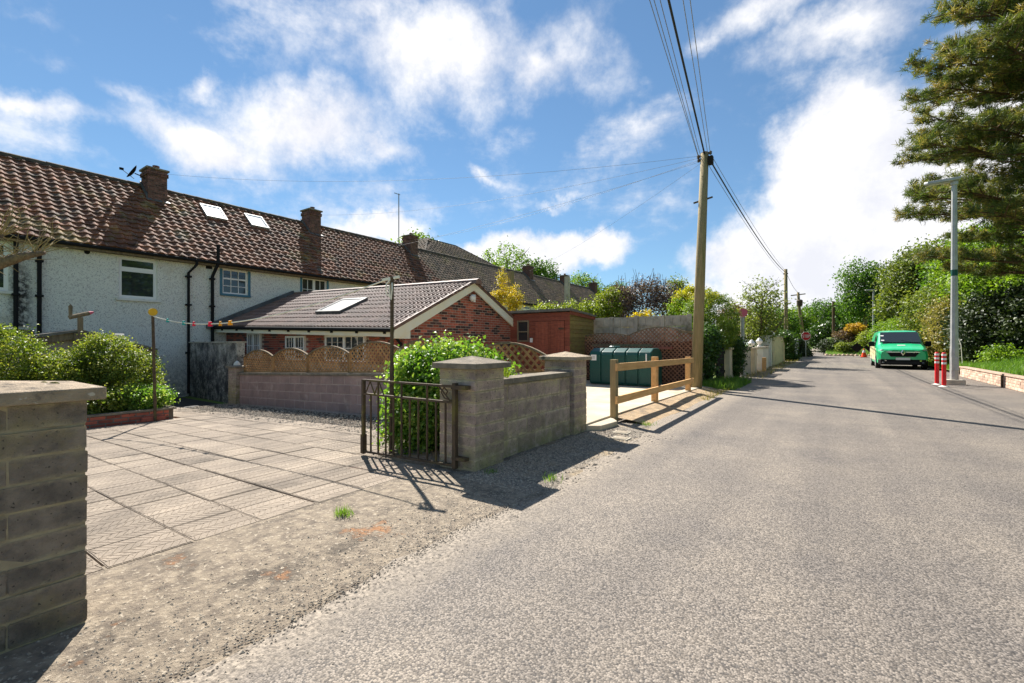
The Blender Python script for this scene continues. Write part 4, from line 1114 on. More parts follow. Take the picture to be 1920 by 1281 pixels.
mb.add(a + b + c + d, [(i, (i + 1) % 4, 4 + (i + 1) % 4, 4 + i) for i in range(4)] + [(4 + i, 4 + (i + 1) % 4, 8 + (i + 1) % 4, 8 + i) for i in range(4)] + [(8 + i, 8 + (i + 1) % 4, 12 + (i + 1) % 4, 12 + i) for i in range(4)])
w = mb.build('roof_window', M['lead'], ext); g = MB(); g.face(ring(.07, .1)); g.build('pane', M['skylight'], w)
t = thing('security_light', 'small white floodlight fixed under the apex of the brick gable', 'light', (XG + .1, 10.4, 2.55))
mb = MB(); mb.lathe([(.05, -.1), (.09, -.06), (.095, .03), (.04, .08)], (XG + .14, 10.36, 2.62), 10); mb.build('lamp_head', M['white'], t); mb = MB(); mb.box(XG + .02, 10.42, 2.5, XG + .1, 10.54, 2.72); mb.build('bracket', M['white'], t)


# ================================================================== the gate and its pole
g = thing('iron_gate', 'rusty iron bar gate swung open against the climbing bush', 'gate', (-3.1, 3.36, 0))
gy = 3.37; ga, gb = -3.06, -4.50; gzz = lambda x: gz(x) + .05
for x, r in ((ga, .022), (gb, .018)):
    mb = MB(); mb.beam((x, gy, gzz(x) - .03), (x, gy, .86 if x == ga else .835), r * 2, r * 2, up=(0, 1, 0)); mb.build('stile', M['iron'], g)
for z in (.825, .665): mb = MB(); mb.beam((ga, gy, z), (gb, gy, z - .0), .03, .022); mb.build('rail', M['iron'], g)
mb = MB(); mb.beam((ga, gy, gzz(ga)), (gb, gy, gzz(gb)), .03, .024); mb.build('rail', M['iron'], g)
for k in range(1, 11):
    x = ga + (gb - ga) * k / 11; top = .825 if k % 3 == 0 else .665
    mb = MB(); mb.beam((x, gy + .002, gzz(x)), (x, gy + .002, top), .016, .016, up=(0, 1, 0)); mb.build('bar', M['iron'], g)
mb = MB()
mb.tube([(ga - .02, gy, .68), (ga - .14, gy, .70), (ga - .19, gy, .76), (ga - .15, gy, .81), (ga - .10, gy, .77), (ga - .13, gy, .73)], .008, 6); mb.build('scroll', M['iron'], g)
mb = MB(); mb.tube([(ga - .22, gy, .815), (ga - .06, gy, .675)], .008, 6); mb.build('brace', M['iron'], g)
for s in (0, 1): mb = MB(); mb.tube([(gb + .04 + .16 * s, gy, .675), (gb + .12 + .16 * s - .0, gy, .815), (gb + .20 + .16 * s, gy, .675)], .008, 6); mb.build('scroll', M['iron'], g)
mb = MB(); mb.box(ga - .03, gy - .03, .80, ga + .16, gy + .05, .84); mb.box(ga - .03, gy - .02, .10, ga + .14, gy + .05, .13); mb.build('hinge', M['iron'], g)
mb = MB(); mb.box(gb - .02, gy - .03, gzz(gb) - .02, gb + .02, gy + .03, gzz(gb) + .2); mb.build('drop_bolt', M['iron'], g)

wp = thing('washing_line_pole', 'thin mossy metal washing line pole standing behind the iron gate', 'pole', (-4.24, 3.56, -.05))
mb = MB(); mb.tube([(-4.24, 3.56, -.1), (-4.215, 3.55, 1.0)], .026, 8); mb.tube([(-4.215, 3.55, 1.0), (-4.2, 3.54, 2.03)], .021, 8); mb.build('shaft', M['iron'], wp)
mb = MB(); mb.beam((-4.32, 3.5, 2.0), (-4.12, 3.58, 2.03), .03, .03); mb.tube([(-4.2, 3.54, 2.02), (-4.25, 3.5, 1.95), (-4.24, 3.49, 1.83), (-4.19, 3.5, 1.79), (-4.2, 3.5, 1.93)], .01, 5); mb.tube([(-4.2, 3.54, 1.98), (-4.15, 3.5, 1.88), (-4.17, 3.5, 1.76)], .008, 5); mb.build('hook', M['line'], wp)
lp2 = thing('washing_line_post', 'slim green post with a yellow pulley among the shrubs', 'pole', (-11.0, 3.35, -.3))
mb = MB(); mb.tube([(-11.0, 3.32, -.35), (-11.0, 3.28, 1.80)], .027, 8); mb.build('shaft', M['iron'], lp2)
mb = MB(); mb.tube([(-11.02, 3.28, 1.88), (-10.98, 3.28, 1.88)], .075, 14); mb.build('pulley', M['yellow'], lp2)
la, lb = Vector((-11.0, 3.28, 1.80)), Vector((-4.22, 3.54, 2.02))
def linept(f): p = la.lerp(lb, f); p.z -= .62 * 4 * f * (1 - f) * (1 - .25 * f) * .56 + 0; return p
t = thing('washing_line', 'white washing line sagging from the yellow pulley post to the thin pole', 'line', tuple(la))
mb = MB(); mb.tube([linept(i / 24) for i in range(25)], .009, 5); mb.build('cord', M['line'], t)
PEG = (('peg3', 'blue grey clothes peg nearest the yellow pulley'), ('peg3', 'teal clothes peg between the blue grey and red pegs'), ('peg1', 'red clothes peg over the black downpipe'), ('peg1', 'larger red clothes peg beside the orange ones'), ('peg2', 'orange clothes peg next to the red peg'), ('peg2', 'orange clothes peg last on the line towards the thin pole'))
for k, (mt, lab) in enumerate(PEG):
    p = linept((.10, .20, .26, .345, .40, .445)[k]); n_ = 1 if k not in (3, 5) else 2
    mb = MB()
    for q in range(n_):
        x = p.x + q * .05; mb.beam((x, p.y - .012, p.z - .04), (x + .015, p.y - .006, p.z + .035), .022, .014); mb.beam((x + .015, p.y + .012, p.z - .04), (x, p.y + .006, p.z + .035), .022, .014)
    tag(mb.build('clothes_peg', M[mt], origin=p), lab, 'peg', 'pegs on the washing line')

# ------------------------------------------------------------------ low shed, whirligig and shrubs on the left
ls = thing('garden_shed', 'low weathered shed with shallow gable half hidden behind the yellow green shrubs', 'shed', (-16, 3.1, -.5))
mb = MB(); mb.prism([(-15.6, 1.6, -.55), (-15.6, 4.5, -.55), (-15.6, 4.5, 1.08), (-15.6, 3.12, 1.5), (-15.6, 1.6, 1.25)], (-1.8, 0, 0)); mb.build('wall', M['brickmortar'], ls)
for (y0, z0), (y1, z1) in (((1.0, 1.2), (3.12, 1.6)), ((3.12, 1.6), (4.72, 1.10))):
    mb = MB(); mb.prism([(-15.55, y0, z0 - .22), (-15.55, y1, z1 - .22), (-15.55, y1, z1 - .05), (-15.55, y0, z0 - .05)], (.05, 0, 0)); mb.build('fascia', M['woodgrey'], ls)
    mb = MB(); mb.prism([(-15.45, y0, z0 - .045), (-15.45, y1, z1 - .045), (-15.45, y1, z1 + .015), (-15.45, y0, z0 + .015)], (-2.1, 0, 0)); mb.build('roof', M['felt'], ls)
mb = MB(); mb.box(-15.58, 4.26, -.5, -15.53, 4.46, .95); mb.build('door_frame', M['white'], ls)
wg = thing('whirligig', 'grey wooden weather vane with a red nose fixed to the shed gable', 'weather vane', (-15.4, 3.1, 1.5))
mb = MB(); mb.box(-15.46, 3.06, 1.15, -15.40, 3.16, 1.92); mb.build('post', M['woodgrey'], wg); mb = MB(); mb.box(-15.48, 3.0, 1.3, -15.38, 3.22, 1.52); mb.build('bracket', M['woodgrey'], wg)
mb = MB(); mb.tube([(-15.43, 2.90, 1.90), (-15.43, 3.28, 2.03)], .05, 8); mb.build('body', M['woodgrey'], wg)
mb = MB(); mb.tube([(-15.43, 3.28, 2.03), (-15.43, 3.36, 2.06)], [.045, .02], 8); mb.build('nose', M['pink'], wg)
mb = MB(); mb.prism([(-15.44, 2.90, 1.88), (-15.44, 2.96, 1.90), (-15.44, 2.97, 2.18), (-15.44, 2.93, 2.24), (-15.44, 2.89, 2.18)], (.02, 0, 0)); mb.build('blade', M['woodgrey'], wg)
t = thing('plastic_box', 'small cream box lying on the low shed roof', 'box', (-15.9, 3.95, 1.35)); mb = MB(); mb.box(-16.0, 3.86, 1.22, -15.8, 4.08, 1.52); mb.build('body', M['cream'], t, bevel=.02)
gs = 'yellow green shrubs in the brick planter'
shrub('shrub', 'tall yellow topped shrub at the left frame edge behind the big pillar', 'shrub', (-12.6, 1.3, -.2), [((-12.6, 1.4, 1.0), (.7, .62, .55)), ((-12.3, 1.2, .3), (.7, .6, .5))], 560, 34, .047, 'shrub', gs, 31, .08)
shrub('shrub', 'broad dark centred shrub in front of the low shed wall', 'shrub', (-12.7, 2.2, -.2), [((-12.8, 2.25, .62), (.75, .55, .5)), ((-12.3, 2.1, .1), (.7, .6, .4))], 560, 34, .047, 'shrub', gs, 32, .08)
shrub('shrub', 'tall pale tipped shrub beside the slim pulley post', 'shrub', (-12.6, 3.1, -.2), [((-12.9, 3.0, .95), (.7, .55, .5)), ((-12.5, 3.25, .55), (.7, .62, .62))], 700, 34, .047, 'shrub', gs, 33, .08)
shrub('shrub', 'low light green shrub spilling over the planter corner', 'shrub', (-11.7, 3.3, -.1), [((-11.7, 3.35, .12), (.5, .45, .27))], 150, 34, .055, 'vine', gs, 34, .07)
shrub('shrub', 'low yellow shrub along the planter front', 'shrub', (-11.6, 2.4, -.1), [((-11.65, 2.45, .1), (.42, .6, .28))], 170, 34, .055, 'shrub', gs, 35, .07)

# pruned tree reaching in from the left
bt = thing('pruned_tree', 'nearly bare pruned tree with thin whippy shoots at the left frame edge', 'tree', (-11.6, -.4, -.3))
mb = MB(); rr = random.Random(8)
mb.tube([(-11.6, -.4, -.4), (-11.4, .1, 1.2), (-11.0, .7, 2.05), (-10.65, 1.08, 2.42), (-10.35, 1.42, 2.62), (-10.1, 1.62, 2.68)], [.16, .14, .11, .09, .065, .03], 9)
mb.tube([(-10.65, 1.08, 2.42), (-10.62, 1.12, 2.75), (-10.5, 1.22, 2.95)], [.06, .045, .035], 7)
mb.build('trunk', M['bark'], bt, smooth=True)
mb = MB()
for k in range(85):
    f = rr.random(); p = Vector((-10.75, 1.0, 2.4)).lerp(Vector((-10.15, 1.6, 2.68)), f) if rr.random() < .6 else Vector((-10.55, 1.2, 2.9))
    d = Vector((rr.uniform(-.7, .7), rr.uniform(-.75, .75), rr.uniform(-.15, 1))).normalized(); l = rr.uniform(.35, .85)
    q = p + d * l * .5 + Vector((rr.uniform(-.1, .1), rr.uniform(-.1, .1), .05)); e = q + (d + Vector((rr.uniform(-.5, .5), rr.uniform(-.5, .5), rr.uniform(-.5, .3)))) * l * .45
    mb.tube([p, q, e], [.008, .006, .003], 4, False)
o = mb.build('twigs', M['pole'], bt); o['kind'] = 'stuff'

# climbing bush behind the gate
shrub('climbing_bush', 'lush bright green climbing bush between the iron gate and the purple wall', 'bush', (-4.3, 4.3, -.05),
      [((-4.2, 4.1, .35), (.48, .5, .55)), ((-4.15, 4.45, .82), (.74, .68, .46)), ((-3.75, 4.5, .6), (.45, .6, .5)), ((-4.35, 4.4, .55), (.45, .55, .5))], 1700, 28, .052, 'vine', None, 41, .09, aspect=.75, stems=8)

# ------------------------------------------------------------------ red shed, oil tank, fences of the yard
sh = thing('timber_shed', 'small red stained timber shed with green algae side wall', 'shed', (-7.75, 13.3, 0))
X0, X1, Y0, Y1 = -8.9, -6.6, 12.5, 14.2
mb = MB(); mb.prism([(X0 + .03, Y0 + .03, -.05), (X1 - .03, Y0 + .03, -.05), (X1 - .03, Y0 + .03, 2.22), (X0 + .03, Y0 + .03, 2.22)], (0, Y1 - Y0 - .06, 0)); mb.build('wall', M['soil'], sh)
n = 17
for k in range(n):
    z0, z1 = .0 + k * .132, .128 + k * .132
    segs = [(X0, -8.55), (-8.10, -7.86)] if 1.32 < (z0 + z1) / 2 < 2.02 else [(X0, -7.86)]
    if k > 14: segs = [(X0, X1)]
    else: segs.append((-6.78, X1))
    for a, b in segs: mb = MB(); mb.prism([(a, Y0 + .02, z0), (a, Y0 - .012, z0), (a, Y0 + .004, z1), (a, Y0 + .02, z1)], (b - a, 0, 0)); mb.build('board', M['redwood'], sh)
    mb = MB(); zz = z1; mb.prism([(X1 - .02, Y0, z0), (X1 + .012, Y0, z0), (X1 - .004, Y0, z1), (X1 - .02, Y0, z1)], (0, Y1 - Y0, 0)); mb.build('board', M['greenwood'], sh)
mb = MB(); mb.box(-7.85, Y0 - .012, .0, -6.79, Y0 + .0, 1.97); dr = mb.build('door', M['redwood'], sh)
for k in range(9): mb = MB(); x = -7.845 + k * .117; mb.box(x, Y0 - .028, .02, x + .113, Y0 - .0125, 1.96); mb.build('plank', M['redwood'], dr)
mb = MB(); mb.box(-7.83, Y0 - .05, .55, -7.6, Y0 - .029, .6); mb.box(-6.98, Y0 - .05, 1.7, -6.8, Y0 - .029, 1.75); mb.box(-6.98, Y0 - .05, .4, -6.8, Y0 - .029, .45); mb.build('hinge', M['iron'], dr)
mb = MB()
for i, q in enumerate(((-8.56, 1.32, -8.10, 1.37), (-8.56, 1.97, -8.10, 2.02), (-8.56, 1.37, -8.51, 1.97), (-8.15, 1.37, -8.10, 1.97), (-8.51, 1.63, -8.15, 1.67))): mb.box(q[0], Y0 - .03, q[1], q[2], Y0 + .02, q[3])
ww = mb.build('window', M['woodgrey'], sh); mb = MB(); mb.box(-8.51, Y0 - .004, 1.37, -8.15, Y0 + .006, 1.97); mb.build('pane', M['glass'], ww)
mb = MB(); mb.box(-8.02, Y0 - .08, 1.30, -7.94, Y0 - .03, 1.44); mb.build('padlock_box', M['white'], sh)
mb = MB(); mb.prism([(X0 - .08, Y0 - .10, 2.27), (X0 - .08, Y1 + .06, 2.16), (X0 - .08, Y1 + .06, 2.22), (X0 - .08, Y0 - .10, 2.35)], (X1 - X0 + .16, 0, 0)); mb.build('roof', M['felt'], sh)
mb = MB(); mb.prism([(X1 + .03, Y0 - .06, 2.16), (X1 + .03, Y1 + .02, 2.06), (X1 + .03, Y1 + .02, 2.158), (X1 + .03, Y0 - .06, 2.268)], (.02, 0, 0)); mb.build('fascia', M['redwood'], sh)

tk = thing('oil_tank', 'dark green ribbed plastic oil tank on the pale concrete yard', 'oil tank', (-4.8, 12.5, .1))
tx0, tx1, ty0, ty1 = -5.72, -3.92, 12.0, 13.0; w5 = (tx1 - tx0) / 5
for k in range(5):
    a, b = tx0 + w5 * k + .012, tx0 + w5 * (k + 1) - .012
    pf = [(ty0 + .03, .12), (ty0, .16), (ty0, .94), (ty0 + .05, 1.03), (ty0 + .28, 1.13), (ty1 - .28, 1.13), (ty1 - .05, 1.03), (ty1, .94), (ty1, .12)]
    e = .05 if k in (0, 4) else 0
    mb = MB(); mb.prism([(a, y, z) for y, z in pf], (b - a, 0, 0)); mb.build('tank_section', M['tank'], tk, bevel=.035)
mb = MB(); mb.prism([(tx0 + .03, ty0 + .04, .11), (tx0 + .03, ty0 + .035, .92), (tx0 + .03, ty0 + .28, 1.08), (tx0 + .03, ty1 - .28, 1.08), (tx0 + .03, ty1 - .04, .9), (tx0 + .03, ty1 - .04, .11)], (tx1 - tx0 - .06, 0, 0)); mb.build('core', M['tank'], tk)
mb = MB()
for z in (.32, .52, .72): mb.box(tx0 + .02, ty0 - .006, z, tx1 - .02, ty0 + .02, z + .012)
mb.build('rib', M['tank'], tk)
mb = MB(); mb.lathe([(.16, 0), (.16, .05), (.13, .07), (.001, .07)], (-5.15, 12.5, 1.12), 14); mb.build('filler_cap', M['tank'], tk)
mb = MB(); mb.box(-5.66, ty0 - .004, .78, -5.49, ty0 - .001, .94); mb.build('label', M['signwhite'], tk)
mb = MB()
for k, z in enumerate((.82, .855, .89)): mb.box(-5.63 + .01 * k, ty0 - .006, z, -5.53, ty0 - .0045, z + .008)
mb.build('label_print', M['cable'], tk)
mb = MB(); mb.box(-4.06, ty0 - .03, .78, -4.03, ty0 + .0, .98); mb.build('sight_gauge', M['signwhite'], tk)

ff = thing('post_and_rail_fence', 'new pale timber post and rail fence along the concrete yard', 'fence', (-2.85, 9.2, .09))
for k, y in enumerate((6.9, 9.15, 11.75)):
    mb = MB(); h_ = (1.0, .99, .93)[k]
    if k == 0: mb.box(-2.90, y - .05, -.05, -2.80, y + .05, h_)
    else: mb.box(-2.97, y - .06, -.05, -2.86, y + .06, h_)
    mb.build('post', M['pole' if k == 0 else 'wood'], ff, bevel=.005)
for za, zb in ((.88, .84), (.36, .34)):
    mb = MB(); mb.beam((-2.78, 6.82, za), (-2.82, 11.85, zb), .04, .12); mb.build('rail', M['wood'], ff, bevel=.004)

for k, (a, b, lab) in enumerate(((-6.62, -5.15, 'brown lattice panel nearest the shed behind the oil tank'), (-5.13, -3.22, 'wider brown lattice panel ending at the concrete post by the utility pole'))):
    trellis('trellis_panel', lab, a, b, 13.55, .1, .1, 1.42, 1.50 if k == 0 else 1.66, M['latticered'], sp=.085, group='brown lattice panels behind the oil tank', rail=True)
t = thing('old_fence', 'dull red board fence seen through the brown lattice', 'fence', (-4.9, 13.72, 0))
for k in range(24): mb = MB(); x = -6.6 + k * .141; mb.box(x, 13.66 + .004 * (k % 2), .0, x + .134, 13.69, 1.3 + .02 * (k % 3)); mb.build('board', M['oldboard'], t)
for k, (a, b, z, lab) in enumerate(((-6.2, -4.3, 1.17, 'long grey red plank lying across the tank top behind'), (-4.35, -3.75, 1.10, 'short faded red plank end sticking past the tank'))):
    mb = MB(); mb.box(a, 13.2 + .1 * k, z, b, 13.33 + .1 * k, z + .07); tag(mb.build('plank', M['rail'] if k else M['woodgrey']), lab, 'plank')
t = thing('concrete_post', 'square concrete fence post beside the utility pole', 'post', (-3.12, 13.5, 0)); mb = MB(); mb.box(-3.2, 13.42, -.05, -3.06, 13.58, 1.55); mb.build('shaft', M['concrete'], t, bevel=.01); mb = MB(); mb.box(-3.6, 13.44, 1.56, -3.02, 13.6, 1.62); mb.build('cap', M['woodgrey'], t)
pf = thing('panel_fence', 'tall grey concrete panel fence behind the brown lattice', 'fence', (-5, 14.5, 0))
xs = [-6.9, -6.05, -5.2, -4.35, -3.55]
for k in range(5): mb = MB(); mb.box(xs[k] - .06, 14.38, 0, xs[k] + .06, 14.52, 2.16 - .02 * (k % 2)); mb.build('post', M['concrete'], pf, bevel=.008)
for k in range(4):
    for r in range(6):
        z = .1 + r * .34; mb = MB(); mb.box(xs[k] + .065, 14.42 + .006 * ((k + r) % 2), z, xs[k + 1] - .065, 14.48, z + .332)
        for q in range(3): mb.box(xs[k] + .1 + q * .235, 14.405 + .006 * ((k + r) % 2), z + .04, xs[k] + .31 + q * .235, 14.43, z + .29)
        mb.build('panel', M['concrete'], pf)

# ------------------------------------------------------------------ planting behind the yard
shrub('golden_conifer', 'flame shaped golden conifer rising behind the brick gable and shed', 'conifer', (-11.2, 15.4, 0), [((-11.25, 15.3, 3.75), (.2, .2, .7)), ((-11.2, 15.4, 2.9), (.55, .5, .6)), ((-10.8, 15.6, 3.15), (.28, .28, .55)), ((-11.55, 15.2, 3.05), (.3, .3, .5)), ((-11.2, 15.4, 1.5), (.7, .6, 1.2))], 420, 26, .085, 'gold', None, 51, .09, aspect=.35, up=.6)
shrub('hedge', 'long yellow green hedge showing above the red shed roof', 'hedge', (-9.2, 17, 0), [((-9.9, 16.6, 2.0), (.9, .6, 1.0)), ((-9.0, 17.2, 2.05), (.9, .6, 1.0)), ((-8.2, 17.8, 2.45), (.7, .6, .85)), ((-7.7, 18.2, 2.9), (.45, .5, .7))], 520, 26, .10, 'hedge', None, 52, .13)
shrub('purple_bush', 'large purple leaved bush above the grey panel fence', 'bush', (-7, 19.4, 0), [((-7.6, 19, 2.9), (.8, .8, .95)), ((-6.7, 19.6, 3.35), (.85, .8, .75)), ((-6.0, 20.2, 3.1), (.7, .8, .8)), ((-7.0, 19.4, 1.6), (1.3, 1, 1.3))], 750, 22, .09, 'purple', None, 53, .17, shell=.3)
mb = MB(); rr = random.Random(5); t = bpy.data.objects['purple_bush']
for k in range(46):
    p = Vector((-7.0 + rr.uniform(-.9, 1.2), 19.5 + rr.uniform(-.5, .6), 3.5)); q = p + Vector((rr.uniform(-.3, .3), rr.uniform(-.2, .2), rr.uniform(.3, 1.0))); mb.tube([p, q], [.012, .005], 4, False)
mb.build('shoots', M['pinebark'], t)['kind'] = 'stuff'
shrub('silver_shrub', 'thin silvery green sapling top behind the purple bush', 'shrub', (-6.1, 22.4, 0), [((-6.1, 22.5, 3.9), (.45, .45, .75)), ((-6.0, 22.3, 2.9), (.6, .6, .7))], 130, 20, .10, 'bud', None, 54, .14, shell=.2)
shrub('golden_mound', 'low bright yellow conifer mound peeping over the concrete panels', 'conifer', (-5.7, 16.4, 0), [((-5.75, 16.6, 1.95), (.62, .5, .48))], 190, 26, .07, 'gold', None, 55, .08)
shrub('green_bush', 'fresh green bush between the panel fence and the clipped conifer', 'bush', (-4.6, 18.2, 0), [((-4.7, 18.5, 2.3), (.65, .6, .75)), ((-4.2, 17.6, 1.9), (.5, .5, .9)), ((-4.0, 16.6, 1.4), (.45, .5, .9))], 420, 24, .09, 'lime', None, 56, .13)
shrub('golden_conifer', 'yellow tipped conifer crown directly behind the utility pole', 'conifer', (-4.4, 18.8, 0), [((-4.5, 18.9, 2.9), (.75, .6, .62))], 240, 26, .08, 'domegold', None, 57, .1)
shrub('clipped_conifer', 'large dome shaped clipped conifer with yellow green top behind the utility pole', 'conifer', (-3.55, 17.4, 0), [((-3.55, 17.4, 2.0), (.92, .95, 1.12)), ((-3.55, 17.4, 1.6), (.85, .9, .7))], 1500, 22, .06, 'dome', None, 58, .05, shell=.92, aspect=.35)
foliage('yellow_tips', [((-3.65, 17.3, 2.42), (.72, .75, .72))], 300, 22, .06, LF['domegold'], bpy.data.objects['clipped_conifer'], .06, 59, .35, .92, zmin=2.78)
for k, (x, y, z0, z1, lab) in enumerate(((-12.12, 17.15, 2.0, 4.6, 'brown timber post beside the golden conifer tip'), (-11.41, 21.3, 2.0, 4.8, 'grey timber post in front of the far terrace roof'))):
    mb = MB(); mb.beam((x, y, -.4), (x, y, z1), .22, .22, up=(0, 1, 0)); tag(mb.build('tall_post', M['pole'] if k == 0 else M['concrete']), lab, 'post')

# ------------------------------------------------------------------ the utility pole and its wires
def sag(a, b, s, n=20):
    a, b = Vector(a), Vector(b); return [a.lerp(b, i / n) - Vector((0, 0, s * 4 * (i / n) * (1 - i / n))) for i in range(n + 1)]


UP = Vector((-2.99, 12.8, 6.38)); UB = Vector((-2.97, 12.78, 0))
up = thing('utility_pole', 'tall brown timber utility pole carrying cables at the verge', 'utility pole', tuple(UB))
ptop = Vector((-2.76, 12.84, 6.32))
mb = MB(); mb.tube([UB - Vector((0, 0, .2)), UB.lerp(ptop, .5), ptop], [.145, .125, .10], 14); mb.build('pole', M['pole'], up, smooth=True)
mb = MB(); mb.tube([ptop, ptop + Vector((0, 0, .03))], [.105, .06], 12); mb.build('cap', M['black'], up)
mb = MB(); c = UB.lerp(ptop, .80); mb.beam(c + Vector((-.24, 0, -.02)), c + Vector((.24, .0, .06)), .03, .04); mb.build('step_bar', M['iron'], up)
mb = MB(); c = ptop - Vector((0, 0, .18)); mb.box(c.x + .09, c.y - .08, c.z - .16, c.x + .21, c.y + .06, c.z + .06); mb.build('junction_box', M['black'], up, bevel=.01)
for k, (dx, dz) in enumerate(((-.16, -.06), (-.15, -.16), (.14, -.02), (.16, -.24))):
    mb = MB(); c = ptop + Vector((dx, 0, dz)); mb.lathe([(.02, -.05), (.045, -.02), (.03, 0), (.045, .02), (.015, .05)], tuple(c), 8); mb.beam(c, ptop + Vector((0, 0, dz)), .02, .02); mb.build('insulator', M['iron'], up)
P0 = ptop + Vector((0, 0, -.05))
gw = 'cables on the utility pole'
def wire(pts, r, mt, lab, cat='cable', group=gw, name='cable'):
    mb = MB(); mb.tube(pts, r, 6); return tag(mb.build(name, M[mt]), lab, cat, group)


def back_end(px, py, z):  # a far point behind the camera, on the line that leaves the frame above
    t = (px - 960) / 853.; d = (z - 1.25) / ((645 - py) / 853.); q = Vector(((t * CA - SA) * d, (t * SA + CA) * d, z)); v = q - P0; return P0 + v * 5.0


wire(sag(P0, back_end(1254, 0, 6.66), .02, 8), .022, 'cable', 'thick black cable running from the pole top over the camera')
for k, (px, dx, lab) in enumerate(((1236, -.16, 'thin wire leaving the pole furthest left overhead'), (1243, -.15, 'thin wire second from the left overhead'), (1249, -.1, 'thin wire close beside the thick overhead cable'), (1273, .08, 'thin wire just right of the thick overhead cable'), (1280, .14, 'thin wire furthest right overhead'))):
    a = P0 + Vector((dx, 0, -.02)); b = back_end(px, 0, 6.75); wire(sag(a, b, .02, 8), .007, 'dropwire', lab)
for k, (e, s, lab) in enumerate((((-21.6, 6.4, 7.9), .5, 'drop wire from the pole to the dish chimney'), ((-21.6, 13.05, 7.8), .45, 'drop wire from the pole to the second chimney'), ((-21.6, 19.6, 7.7), .35, 'drop wire from the pole to the third chimney'), ((-18.6, 9.6, 4.3), .3, 'drop wire from the pole to the blue trimmed house eaves'), ((-21.6, 33.2, 7.6), .3, 'drop wire from the pole to a far chimney'))):
    wire(sag(P0 + Vector((-.1, 0, -.05 * k)), e, s), .0035, 'dropwire', lab)
FP = Vector((-2.95, 41.5, 6.95))
wire(sag(P0 + Vector((.1, 0, -.1)), FP - Vector((0, 0, .1)), .35), .02, 'cable', 'thick black cable running down the lane to the ivy clad pole')
wire(sag(P0 + Vector((.15, 0, -.02)), FP + Vector((.05, 0, -.05)), .25), .007, 'dropwire', 'thin upper wire running down the lane beside the thick cable')
wire(sag(P0 + Vector((.1, 0, -.3)), FP - Vector((0, 0, .35)), .3), .007, 'dropwire', 'thin lower wire running down the lane beside the thick cable')
wire(sag(FP, (-2.75, 55.8, 6.5), .3), .015, 'cable', 'cable between the two far poles at the lane end')


# ================================================================== down the lane, left side
def gatepost(name, lab, x0, x1, y0, y1, h, mt, cap=None, group=None, ball=False):
    t = thing(name, lab, 'pillar', ((x0 + x1) / 2, (y0 + y1) / 2, 0), group)
    mb = MB(); mb.box(x0, y0, -.05, x1, y1, h); mb.build('shaft', mt, t, bevel=.012)
    mb = MB(); mb.box(x0 - .05, y0 - .05, h + .001, x1 + .05, y1 + .05, h + .07); mb.build('cap', cap or mt, t, bevel=.012)
    return t


gt = thing('garden_gate', 'black boarded garden gate between ivy and the pale ivy clad pillar', 'gate', (-3.05, 16.6, 0))
for k in range(8): mb = MB(); y = 16.0 + k * .145; mb.box(-3.09, y, .04, -3.05, y + .135, 1.12); mb.build('board', M['black'], gt)
for z in (.25, .9): mb = MB(); mb.box(-3.05, 16.0, z, -3.02, 17.15, z + .1); mb.build('rail', M['black'], gt)
gatepost('gate_pillar', 'cream rendered pillar streaked with green beside the black boarded gate', -3.35, -2.9, 17.3, 17.8, 1.05, M['rendercream'])
iw = thing('ivy_wall', 'low wall and pillar buried under a dark ivy cascade by the black gate', 'wall', (-3, 18.4, 0))
mb = MB(); mb.box(-3.3, 17.85, -.05, -2.95, 19.0, 1.1); mb.build('wall', M['concrete'], iw)
foliage('ivy', [((-3.0, 18.4, 1.05), (.42, .62, .5)), ((-2.92, 18.5, .5), (.25, .4, .5)), ((-3.1, 18.1, 1.2), (.35, .4, .3))], 300, 26, .075, LF['ivy'], iw, .09, 61, .8, .6)
iv = thing('ivy_bank', 'ivy growing up the concrete post side of the black gate', 'ivy', (-3.1, 15.0, 0))
foliage('leaves', [((-3.15, 14.9, .9), (.2, .75, .85)), ((-3.3, 15.5, 1.3), (.4, .5, .6))], 260, 26, .085, LF['ivy'], iv, .09, 62, .8, .6)
mb = MB(); mb.box(-3.4, 14.1, -.05, -3.2, 15.9, 1.25); mb.build('wall', M['concrete'], iv)
# round sign on a grey post
sp = thing('sign_post', 'grey steel post carrying a small faded pink red round sign', 'sign', (-2.78, 19.25, 0))
mb = MB(); mb.tube([(-2.78, 19.25, -.05), (-2.78, 19.25, 2.35)], .065, 10); mb.build('post', M['steel'], sp)
mb = MB(); mb.tube([(-2.76, 19.17, 2.44), (-2.75, 19.14, 2.44)], .16, 20); mb.build('disc', M['pink'], sp)
gl = 'pillars and walls along the lane'
gatepost('lane_pillar', 'dark stained grey wall section just after the round sign post', -3.1, -2.75, 19.6, 21.2, 1.08, M['concrete'], M['concrete'], gl)
gatepost('lane_pillar', 'smooth cream rendered pillar after the grey wall section', -3.2, -2.62, 21.4, 22.0, 1.02, M['rendercream'], M['rendercream'], gl)
t = thing('timber_gate', 'dark timber garden gate beyond the smooth cream pillar', 'gate', (-2.85, 23, 0))
for k in range(9): mb = MB(); y = 22.15 + k * .19; mb.box(-2.9, y, .06, -2.86, y + .16, .98); mb.build('board', M['woodgrey'], t)
mb = MB(); mb.box(-2.855, 22.1, .7, -2.83, 23.9, .8); mb.build('rail', M['woodgrey'], t)
t = gatepost('lane_pillar', 'grey pillar topped by two white urn ornaments before the tall cream wall', -3.2, -2.62, 24.2, 26.4, 1.04, M['renderwhite'], M['concrete'], gl)
